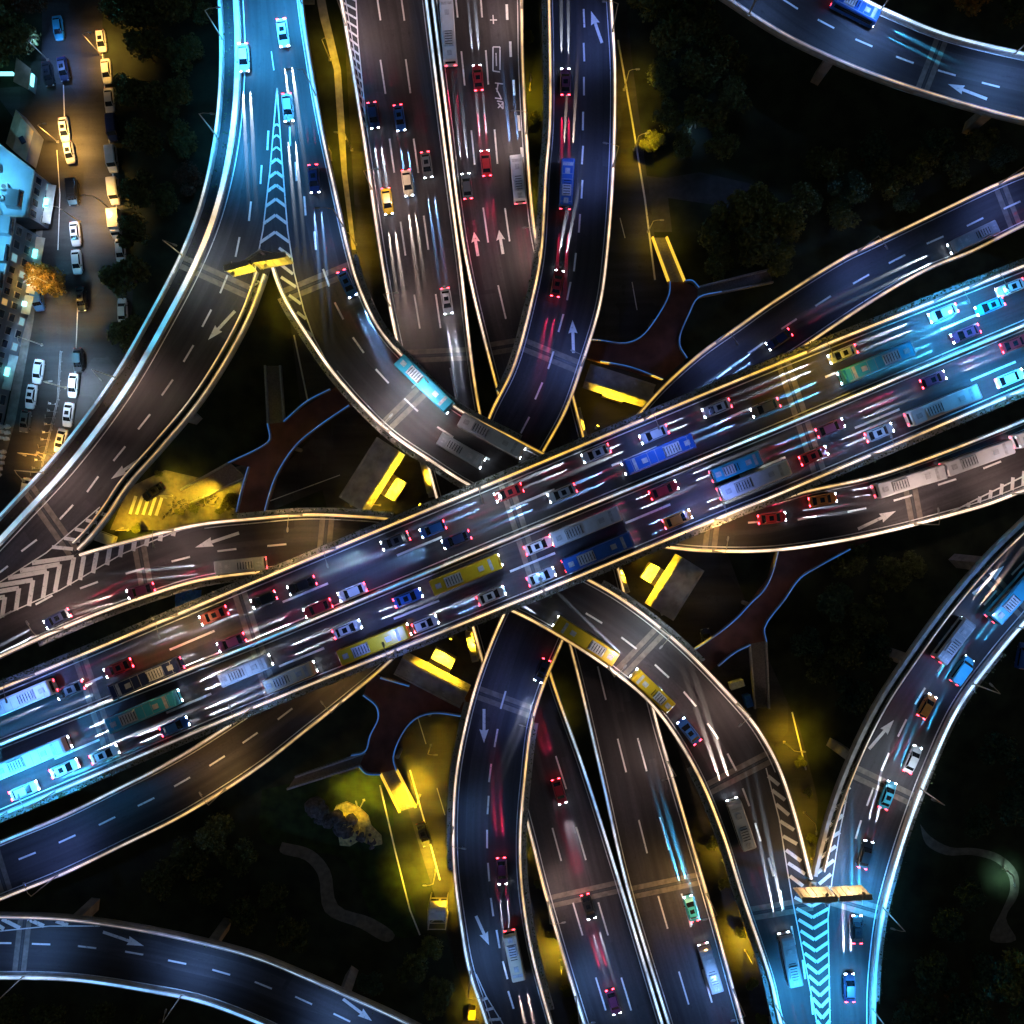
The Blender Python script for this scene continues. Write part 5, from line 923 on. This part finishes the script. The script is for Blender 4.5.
def vehicle(kind, colour, pos, rz, label, on_=True, group=None, beam=COOL, hp=1.0, tp=1.0, roof=None):
    D = kind_meshes(kind); nm = {'sedan': 'car', 'hatch': 'car', 'van': 'van', 'box_van': 'box_van', 'bus': 'bus', 'minibus': 'minibus'}[kind]
    t = thing(('moving_' if on_ else 'parked_')+nm, label, nm.replace('_', ' '), pos, rz, group)
    setm(mobj('body', D['body'], t), PAINT[colour]); mobj('window', D['glass'], t); setm(mobj('roof', D['roof'], t), roof or (PAINT[colour] if kind in ('sedan', 'hatch', 'box_van', 'van') else M_ROOFAC))
    if kind in ('sedan', 'hatch') and random.random() < .5: mobj('sunroof', D['sun'], t)
    for p in D['wpos']: mobj('wheel', D['wheel'], t, p)
    hx, hy, hz = D['hl_p']; tx, ty, tz = D['tl_p']
    for s in (1, -1):
        a = mobj('headlight', D['hl'], t, (hx, s*hy, hz)); b = mobj('tail_light', D['tl'], t, (tx, s*ty, tz)); mobj('mirror', D['mir'], t, (D['mx'], s*(D['hw']+.1), D['mz']))
        if not on_: setm(a, M_HLO); setm(b, M_TLO)
        else:
            k = (beam, hp)
            o = light('headlight_streak', 'SPOT', t, (hx+.14, s*hy, hz), 150000*hp, beam, rot=(0, R(-90+7.0), 0), size=R(12.6), blend=.5, radius=.05, data=HD.get(k)); HD[k] = o.data; o.scale = (1, random.uniform(.26, .4), 1)  # spot squeezed narrower than a real headlamp to draw a light trail
    if on_ and tp:
        k = ('t', tp)
        for sg in (1, -1):
            o = light('tail_streak', 'SPOT', t, (tx-.1, sg*ty, tz), 9500*tp, (1, .02, .10), rot=(0, R(90-7.5), 0), size=R(13), blend=.6, radius=.05, data=HD.get(k)); HD[k] = o.data; o.scale = (1, random.uniform(.3, .42), 1)  # tail light likewise narrowed into a red streak on the road
    return t
# parked along the street
def gpark(kind, col, x, y, deg, label): vehicle(kind, col, P(x, y, .03), R(deg), label, False, 'vehicles parked along the street')
for a in (('sedan', 'cyan', 60, 30, -82, 'blue white sedan alone near the street head under orange twigs'), ('sedan', 'black', 50, 76, -80, 'dark car with a pale tail left of the navy one'), ('sedan', 'navy', 65, 71, -80, 'navy car standing beside the dark one in mid street'), ('hatch', 'white', 103, 43, -83, 'white hatchback heading the kerbside row'), ('sedan', 'white', 108, 73, -84, 'white car second in the kerbside row'), ('sedan', 'white', 111, 102, -85, 'white sedan third in the kerbside row'), ('van', 'navy', 114.5, 130, -85, 'navy van between white sedan and white vans'),
  ('van', 'white', 114, 161, -83, 'white van in front of the navy one'), ('van', 'white', 116, 193, -83, 'long white van between another white van and the box van'), ('box_van', 'white', 118, 226, -85, 'white box van with a square body in the kerbside row'), ('sedan', 'white', 122, 252, -86, 'white sedan half under the round black tree'), ('sedan', 'white', 124, 311, 92, 'white sedan between the two round black trees'), ('sedan', 'white', 66, 131, -82, 'white sedan nearest the orange island lamp'), ('hatch', 'white', 71, 154, -80, 'white hatchback nose to tail with the sedan by the orange lamp'),
  ('van', 'black', 75, 194, -86, 'black van below the blue white crossbar lamp'), ('sedan', 'white', 77, 235, -84, 'white sedan with dark sunroof facing down the street above the golden tree'), ('sedan', 'white', 78.5, 263, -85, 'white sedan touching the golden tree'), ('sedan', 'black', 83, 300, -85, 'black sedan below the golden tree'), ('van', 'blue', 40, 299, -80, 'blue van with a pale roof left of the golden tree'), ('sedan', 'black', 80, 361, -88, 'black sedan above the sunroof sedan'), ('sedan', 'white', 75, 386, -95, 'white sedan with a dark square sunroof'), ('sedan', 'white', 70, 415, -97, 'white sedan in the middle of the lower row'), ('sedan', 'white', 62.5, 441, -103, 'white sedan partly hidden by the cyan ramp ledge'),
  ('sedan', 'white', 40, 372, -98, 'white sedan at the top of the left row'), ('sedan', 'white', 33, 397, -98, 'white sedan second in the left row'), ('hatch', 'grey', 27, 422, -98, 'dark grey hatchback at the end of the left row'), ('sedan', 'white', 28, 490, -100, 'white car end on beside the scooters under the ramp edge'), ('sedan', 'black', 155, 492, 215, 'black car on the zebra crossing in the yellow yard'), ('van', 'white', 105, 537, 160, 'white van parked in the point of the chevron gore'), ('sedan', 'navy', 706, 640, 100, 'navy car parked beside the bus ramp footbridge'), ('van', 'blue', 1020, 655, 80, 'blue van at the picture edge below the planted ramp'), ('sedan', 'black', 424, 833, -72, 'black car with a bright tail leaving the stairs on the yellow lane')): gpark(*a)
def scooter(x, y, deg, col, label):
    t = thing('parked_scooter', label, 'scooter', P(x, y, .03), R(deg), 'scooters along the rail'); mb = MB(); mb.box((0, 0, .5), (1.0, .3, .3), 0, 0, .8); mb.box((.55, 0, .75), (.14, .4, .6), 0, 0, .7); mb.obj('body', PAINT[col], t); mb = MB(); mb.box((-.2, 0, .78), (.65, .28, .12)); mb.obj('seat', M_BLACK, t); mb = MB(); mb.tube((.55, -.36, 1.08), (.55, .36, 1.08), .035); mb.obj('handlebar', M_POLE, t)
    for wx in (-.55, .65): mb = MB(); mb.tube((wx, -.06, .25), (wx, .06, .25), .25, n=12); mb.obj('wheel', M_TYRE, t)
for i, (x, y) in enumerate([(54, 404), (53, 411), (51, 417), (50, 424), (48, 432), (46.5, 439), (44, 446), (42.5, 453), (40.5, 460), (38, 468), (36.5, 474)]): scooter(x, y, 175+i*3 % 20, ('white', 'silver', 'black', 'cream')[i % 4], 'scooter parked side on in the row along the street rail' )
def bicycle(x, y, deg):
    t = thing('bicycle', 'dark bicycle parked in the jumbled row across the yellow paved yard', 'bicycle', P(x, y, .02), R(deg), 'bicycles in the yellow yard')
    for wx in (-.52, .52):
        mb = MB(); n = 14
        for i in range(n):
            a, b = 6.2832*i/n, 6.2832*(i+1)/n; mb.tube((wx+.33*math.cos(a), 0, .35+.33*math.sin(a)), (wx+.33*math.cos(b), 0, .35+.33*math.sin(b)), .035, n=4)
        mb.obj('wheel', M_TYRE, t)
    mb = MB(); [mb.tube(a, b, .035, n=5) for a, b in (((-.52, 0, .35), (-.1, 0, .35)), ((-.1, 0, .35), (-.2, 0, .85)), ((-.2, 0, .8), (.4, 0, .85)), ((-.1, 0, .35), (.4, 0, .85)), ((.52, 0, .35), (.38, 0, 1.0)), ((-.52, 0, .35), (-.2, 0, .8)))]; mb.obj('frame', M_BLACK, t)
    mb = MB(); mb.tube((.36, -.3, 1.02), (.36, .3, 1.02), .03); mb.obj('handlebar', M_POLE, t); mb = MB(); mb.box((-.22, 0, .92), (.3, .18, .08)); mb.obj('saddle', M_BLACK, t)
for i in range(16): bicycle(166+i*3.4, 516-i*1.0-(i % 3)*2.5, 40+random.uniform(-40, 40))
for i in range(7): bicycle(172+i*3.1, 505-(i % 2)*4, 20+random.uniform(-50, 50))
mb = MB(); rp = [P(x, y, 0) for x, y in ((58, 352), (55, 400), (48, 430), (36, 480))]
fence = thing('street_rail', 'low rail dividing the lower parking street', 'railing')
for a, b in zip(rp, rp[1:]):
    m_ = MB(); 
    for z in (.5, .95): m_.tube(a+Vector((.9, 0, z)), b+Vector((.9, 0, z)), .05)
    m_.obj('rail', M_RAILP, fence)
    for k in range(5): m_ = MB(); v = a.lerp(b, k/5)+Vector((.9, 0, 0)); m_.tube(v, v+Vector((0, 0, 1)), .05); m_.obj('post', M_RAILP, fence)
# traffic
def drive(kind, col, road, px, py, dr, label, **k):
    r_ = ROADS[road]; u, t = r_.locate(px, py); p = r_.at(u, t, .02); d = r_.tangent(u)*dr; vehicle(kind, col, p, math.atan2(d.y, d.x), label, True, 'traffic on the elevated roads', **k)
WB = (1, .84, .7); BB = (.22, .5, 1.0); CB = (.06, .55, 1.0)
for a in (
 # wide expressway, upper lanes run left, lower lanes run right; (road order runs left to right)
 ('bus', 'white', 'main', 22, 699, -1, 'white bus with cyan roof light leaving the wide expressway at its western end', dict(beam=BB)), ('sedan', 'red', 'main', 118, 668, -1, 'red car on the wide expressway beside the long violet bus', dict()), ('bus', 'navy', 'main', 150, 676, -1, 'long dark blue bus next to the median left of centre', dict(hp=.8, tp=3)), ('sedan', 'red', 'main', 212, 616, -1, 'red car in the outer lane above the western ramp mouth', dict(tp=2)), ('sedan', 'magenta', 'main', 232, 642, -1, 'maroon car beside the median with red lights', dict(tp=3)), ('sedan', 'black', 'main', 300, 586, -1, 'black car with red tail lights in the outer lane', dict(tp=2)), ('sedan', 'red', 'main', 318, 608, -1, 'dark red car with strong red lights beside the median', dict(tp=3)),
 ('sedan', 'grey', 'main', 392, 542, -1, 'grey car level with the yellow bus on the other side', dict(beam=(.4, .9, .9))), ('sedan', 'navy', 'main', 455, 540, -1, 'navy car near the median at the central joint', dict(beam=BB)), ('sedan', 'red', 'main', 505, 494, -1, 'red car above the mouth of the forked ramp', dict(beam=BB, tp=2)), ('bus', 'blue', 'main', 655, 456, -1, 'blue bus next to the median right of centre', dict(beam=BB)), ('sedan', 'silver', 'main', 650, 436, -1, 'silver car in the outer lane above the blue bus', dict()), ('sedan', 'white', 'main', 712, 410, -1, 'white car in the outer lane beyond the silver one', dict()), ('sedan', 'grey', 'main', 762, 409, -1, 'grey car beside the median near the cyan stretch', dict(beam=BB)), ('sedan', 'white', 'main', 838, 356, -1, 'white car entering the cyan stretch in the outer lane', dict(beam=COOL)), ('bus', 'cyan', 'main', 870, 366, -1, 'cyan bus beside the median on the cyan stretch', dict(beam=CB)), ('sedan', 'silver', 'main', 938, 315, -1, 'silver car in the outer lane of the cyan stretch', dict(beam=COOL)), ('sedan', 'magenta', 'main', 962, 335, -1, 'maroon car beside the median of the cyan stretch', dict(beam=CB)), ('sedan', 'white', 'main', 1005, 290, -1, 'white car at the eastern picture edge in the outer lane', dict(beam=CB)), ('sedan', 'cyan', 'main', 985, 308, -1, 'cyan car in the middle of the upper lanes at the eastern edge', dict(beam=CB)),
 ('bus', 'white', 'main', 40, 754, 1, 'white bus beside the median over the cyan lanes', dict(beam=COOL, hp=1.5)), ('sedan', 'white', 'main', 70, 766, 1, 'white car just below the white bus over the cyan lanes', dict(beam=COOL, hp=1.5)), ('bus', 'cyan', 'main', 150, 708, 1, 'cyan bus beside the median ahead of the white one', dict(beam=COOL, hp=1.6)), ('sedan', 'white', 'main', 30, 788, 1, 'white car in the outer lane at the western end', dict(beam=CB, hp=1.4)), ('sedan', 'blue', 'main', 180, 724, 1, 'blue car in the outer lane before the yellow bus', dict(beam=COOL, hp=1.5)), ('minibus', 'white', 'main', 250, 668, 1, 'white minibus beside the median over the empty ramp', dict(beam=COOL, hp=1.2)), ('minibus', 'cream', 'main', 296, 674, 1, 'cream minibus behind the yellow bus in the outer lane', dict(beam=COOL, hp=1.2)), ('bus', 'yellow', 'main', 380, 641, 1, 'yellow bus in the outer lane above the south western tee pier', dict(roof='yellow')), ('bus', 'yellow', 'main', 468, 573, 1, 'yellow bus beside the median at the centre', dict(roof='yellow', hp=.5)),
 ('sedan', 'white', 'main', 495, 594, 1, 'white car in the outer lane following the central joint', dict(beam=BB)), ('bus', 'white', 'main', 586, 526, 1, 'white bus beside the median past the central joint', dict(roof='white')), ('bus', 'blue', 'main', 600, 551, 1, 'blue bus in the outer lane past the central joint', dict(roof='blue', beam=BB)), ('minibus', 'cyan', 'main', 735, 467, 1, 'cyan minibus beside the median', dict(roof='cyan', beam=CB)), ('bus', 'white', 'main', 754, 480, 1, 'white bus below the cyan minibus', dict(roof='white')), ('sedan', 'red', 'main', 664, 490, 1, 'red car beside the median behind the cyan minibus', dict(tp=3)), ('sedan', 'red', 'main', 815, 455, 1, 'red car with orange lights near the yellow joint', dict(tp=3)), ('sedan', 'magenta', 'main', 830, 428, 1, 'maroon car beside the median behind the maroon hatchback', dict(tp=2.5)), ('hatch', 'magenta', 'main', 932, 380, 1, 'maroon hatchback with bright red tail lights on the dark lanes', dict(tp=4)), ('bus', 'white', 'main', 940, 406, 1, 'white bus in the outer lane on the dark eastern lanes', dict(roof='white', beam=CB)), ('sedan', 'red', 'main', 1013, 344, 1, 'red car at the eastern picture edge beside the median', dict(tp=2)), ('sedan', 'white', 'main', 1010, 378, 1, 'white car ahead of the white bus at the eastern edge', dict(beam=CB, hp=1.4)),
 ('sedan', 'white', 'main', 352, 592, -1, 'white car beside the median between two dark ones', dict(beam=COOL)), ('hatch', 'blue', 'main', 430, 530, -1, 'blue hatchback in the outer lane just left of the centre', dict(beam=BB, tp=2)), ('sedan', 'silver', 'main', 560, 494, -1, 'silver car beside the median above the white bus', dict(beam=BB, tp=2)), ('sedan', 'white', 'main', 592, 455, -1, 'white car in the outer lane over the arrow ramp', dict()), ('hatch', 'black', 'main', 262, 600, -1, 'black hatchback in the outer lane over the tarpaulin gap', dict(tp=3)), ('sedan', 'grey', 'main', 70, 690, -1, 'grey car in the outer lane behind the white western bus', dict(tp=3)),
 ('sedan', 'white', 'main', 540, 545, 1, 'white car beside the median entering the central joint', dict(beam=COOL)), ('sedan', 'silver', 'main', 545, 575, 1, 'silver car behind the blue bus', dict(beam=BB)), ('hatch', 'white', 'main', 430, 622, 1, 'white hatchback ahead of the yellow outer lane bus', dict(beam=BB)), ('sedan', 'blue', 'main', 410, 597, 1, 'blue car beside the median behind the yellow bus', dict()), ('sedan', 'orange', 'main', 680, 518, 1, 'orange car in the outer lane above the eastern ramp mouth', dict(tp=3)), ('sedan', 'silver', 'main', 880, 432, 1, 'silver car in the outer lane behind the long white eastern bus', dict(beam=CB)), ('sedan', 'white', 'main', 350, 628, 1, 'white car beside the median level with the yellow outer lane bus', dict(beam=COOL)), ('sedan', 'white', 'main', 110, 752, 1, 'white car in the outer lane over the cyan lanes', dict(beam=COOL, hp=1.4)),
 # hatched deck runs down, characters deck runs up
 ('sedan', 'yellow', 'jl', 388, 205, 1, 'yellow taxi in the outer lane of the hatched deck', dict(beam=WB)), ('sedan', 'navy', 'jl', 374, 120, 1, 'navy car in the outer lane behind the yellow taxi', dict(beam=COOL)), ('sedan', 'cream', 'jl', 408, 185, 1, 'cream car in the middle lane of the hatched deck', dict(beam=WB)), ('sedan', 'blue', 'jl', 400, 120, 1, 'blue car in the middle lane behind the cream one', dict(beam=BB)), ('sedan', 'grey', 'jl', 427, 165, 1, 'grey car beside the median of the hatched deck', dict(beam=BB, hp=1.5)), ('sedan', 'silver', 'jl', 447, 300, 1, 'silver car beside the median nearing the forked ramp', dict(beam=COOL, hp=1.4)), ('sedan', 'red', 'jl', 559, 790, 1, 'red tailed car on the lower deck just out of the bus ramp', dict(tp=4, hp=.6)), ('sedan', 'black', 'jl', 588, 905, 1, 'black car with red tail lights near the dark joint', dict(tp=4, hp=.6)), ('sedan', 'magenta', 'jl', 613, 1000, 1, 'maroon car with red tail lights at the bottom of the lower deck', dict(tp=4, hp=.6)),
 ('bus', 'white', 'jr', 449, 38, -1, 'white bus in the lane beside the median at the top', dict(roof='white', beam=WB, tp=2)), ('sedan', 'red', 'jr', 478, 80, -1, 'red car following the middle lane left of the characters', dict(tp=4)), ('sedan', 'red', 'jr', 486, 165, -1, 'dark red car above the twin up arrows', dict(tp=4)), ('minibus', 'white', 'jr', 518, 180, -1, 'white minibus in the outer lane beside the slot', dict(roof='white', beam=BB, tp=2)), ('sedan', 'grey', 'jr', 467, 190, -1, 'grey car with red tail lights beside the median', dict(tp=3)), ('sedan', 'cyan', 'jr', 690, 905, -1, 'cyan car in the outer lane of the lower northbound deck', dict(beam=CB, hp=1.5)), ('minibus', 'silver', 'jr', 708, 962, -1, 'silver minibus following the cyan car', dict(beam=CB, hp=1.5)),
 ('sedan', 'magenta', 'dn', 565, 85, -1, 'maroon car on the arrow ramp near the top', dict(tp=6)), ('minibus', 'blue', 'dn', 566, 188, -1, 'blue minibus on the arrow ramp', dict(beam=WB, tp=3)), ('sedan', 'red', 'dn', 557, 285, -1, 'red tailed car on the arrow ramp above its joint', dict(tp=5)), ('sedan', 'magenta', 'ds', 502, 868, -1, 'maroon car with glowing tail on the down arrow ramp', dict(tp=6)), ('minibus', 'cream', 'ds', 514, 950, -1, 'cream minibus on the down arrow ramp', dict(beam=WB, hp=1.5, roof='cream')), ('hatch', 'navy', 'ds', 543, 668, -1, 'navy hatchback at the edge of the down arrow ramp', dict(hp=.5)),
 ('sedan', 'white', 'b1', 245, 60, 1, 'white car on the cyan trunk beside the ledge', dict(beam=COOL, hp=1.5)), ('sedan', 'white', 'b2', 284, 35, 1, 'white car on the cyan trunk right of its lane line', dict(beam=COOL, hp=1.5)), ('sedan', 'silver', 'b2', 289, 110, 1, 'silver car right of the gore stripes', dict(beam=COOL, hp=1.5)), ('sedan', 'navy', 'b2', 315, 180, 1, 'navy car on the forked ramp beside the yellow street', dict(beam=BB)), ('sedan', 'blue', 'b2', 348, 285, 1, 'blue car on the bend of the forked ramp', dict(beam=BB, hp=1.4)), ('bus', 'cyan', 'b2', 425, 385, 1, 'cyan bus on the outer lane of the forked ramp', dict(roof='cyan', beam=COOL)), ('bus', 'white', 'b2', 490, 436, 1, 'white bus diving under the wide expressway from the forked ramp', dict(roof='white')), ('minibus', 'silver', 'b2', 462, 452, 1, 'silver minibus on the inner lane of the forked ramp', dict(hp=.6)),
 ('bus', 'yellow', 'cg', 586, 640, 1, 'yellow bus on the ramp curving right below the centre', dict(roof='yellow', hp=.7)), ('minibus', 'yellow', 'cg', 652, 690, 1, 'yellow minibus behind the yellow bus on the same ramp', dict(roof='yellow', hp=.7)), ('sedan', 'blue', 'cg', 688, 730, 1, 'blue car in the inner lane of the bus ramp', dict(beam=COOL, hp=1.3)), ('minibus', 'white', 'cg', 738, 820, 1, 'white minibus before the ladder stripes of the bus ramp', dict(beam=WB, hp=1.5, roof='white')), ('minibus', 'silver', 'cg', 787, 955, 1, 'silver minibus on the cyan trunk left of the chevrons', dict(beam=COOL, hp=1.5)), ('sedan', 'magenta', 'cg', 145, 590, 1, 'maroon car on the western ramp over its joint', dict(tp=5, beam=WB)), ('sedan', 'navy', 'cg', 60, 618, 1, 'navy car on the western ramp beside the chevrons', dict(tp=3, hp=.6)), ('minibus', 'silver', 'cg', 245, 565, 1, 'silver minibus at the western ramp mouth', dict()),
 ('bus', 'white', 'b2', 903, 482, 1, 'rearmost of three white buses on the eastern ramp', dict(roof='white', beam=CB)), ('bus', 'white', 'b2', 970, 459, 1, 'middle one of three white buses on the eastern ramp', dict(roof='white', beam=WB)), ('bus', 'white', 'b2', 1040, 430, 1, 'leading one of three white buses cut by the picture edge', dict(roof='white')), ('sedan', 'orange', 'b2', 820, 500, 1, 'orange car behind the three white buses', dict(tp=4)), ('sedan', 'red', 'b2', 770, 518, 1, 'red car at the eastern ramp mouth', dict(tp=2, hp=.5)),
 ('bus', 'cyan', 'er', 1010, 592, -1, 'cyan bus near the top of the planted ramp', dict(roof='cyan', beam=COOL)), ('minibus', 'silver', 'er', 948, 640, -1, 'silver minibus in the left lane of the planted ramp', dict(beam=WB, roof='white')), ('van', 'cyan', 'er', 960, 668, -1, 'cyan van in the right lane of the planted ramp', dict(beam=CB, hp=1.4)), ('hatch', 'orange', 'er', 925, 705, -1, 'orange hatchback behind the cyan van', dict(tp=3, beam=CB)), ('sedan', 'white', 'er', 911, 757, -1, 'white car midway down the planted ramp', dict(beam=CB)), ('sedan', 'cyan', 'er', 886, 793, -1, 'pale cyan car below the midway white one', dict(beam=CB)), ('sedan', 'black', 'er', 864, 852, -1, 'black car with orange tail beside the eastern gore stripes', dict(tp=5, beam=COOL, hp=1.6)), ('sedan', 'black', 'er', 856, 925, -1, 'black car under the pale gantry board', dict(tp=1, beam=CB, hp=1.4)), ('sedan', 'navy', 'er', 848, 985, -1, 'navy car on the cyan trunk right of the chevrons', dict(beam=COOL, hp=1.6)),
 ('sedan', 'navy', 'ds', 778, 340, -1, 'navy car with blue beams on the upper right ramp', dict(beam=BB)), ('minibus', 'silver', 'ds', 970, 240, -1, 'silver minibus on the upper right ramp near its twin joint', dict(hp=.8)), ('minibus', 'blue', 'hr', 852, 14, 1, 'blue minibus alone on the blue curved ramp', dict(beam=CB))):
    k = dict(a[7-0]) if len(a) > 7 else dict(a[6]) if isinstance(a[6], dict) else {}
    kind, col, road, px, py, dr, lab = a[:7]
    if 'roof' in k: k['roof'] = PAINT[k['roof']]
    drive(kind, col, road, px, py, dr, lab, **k)
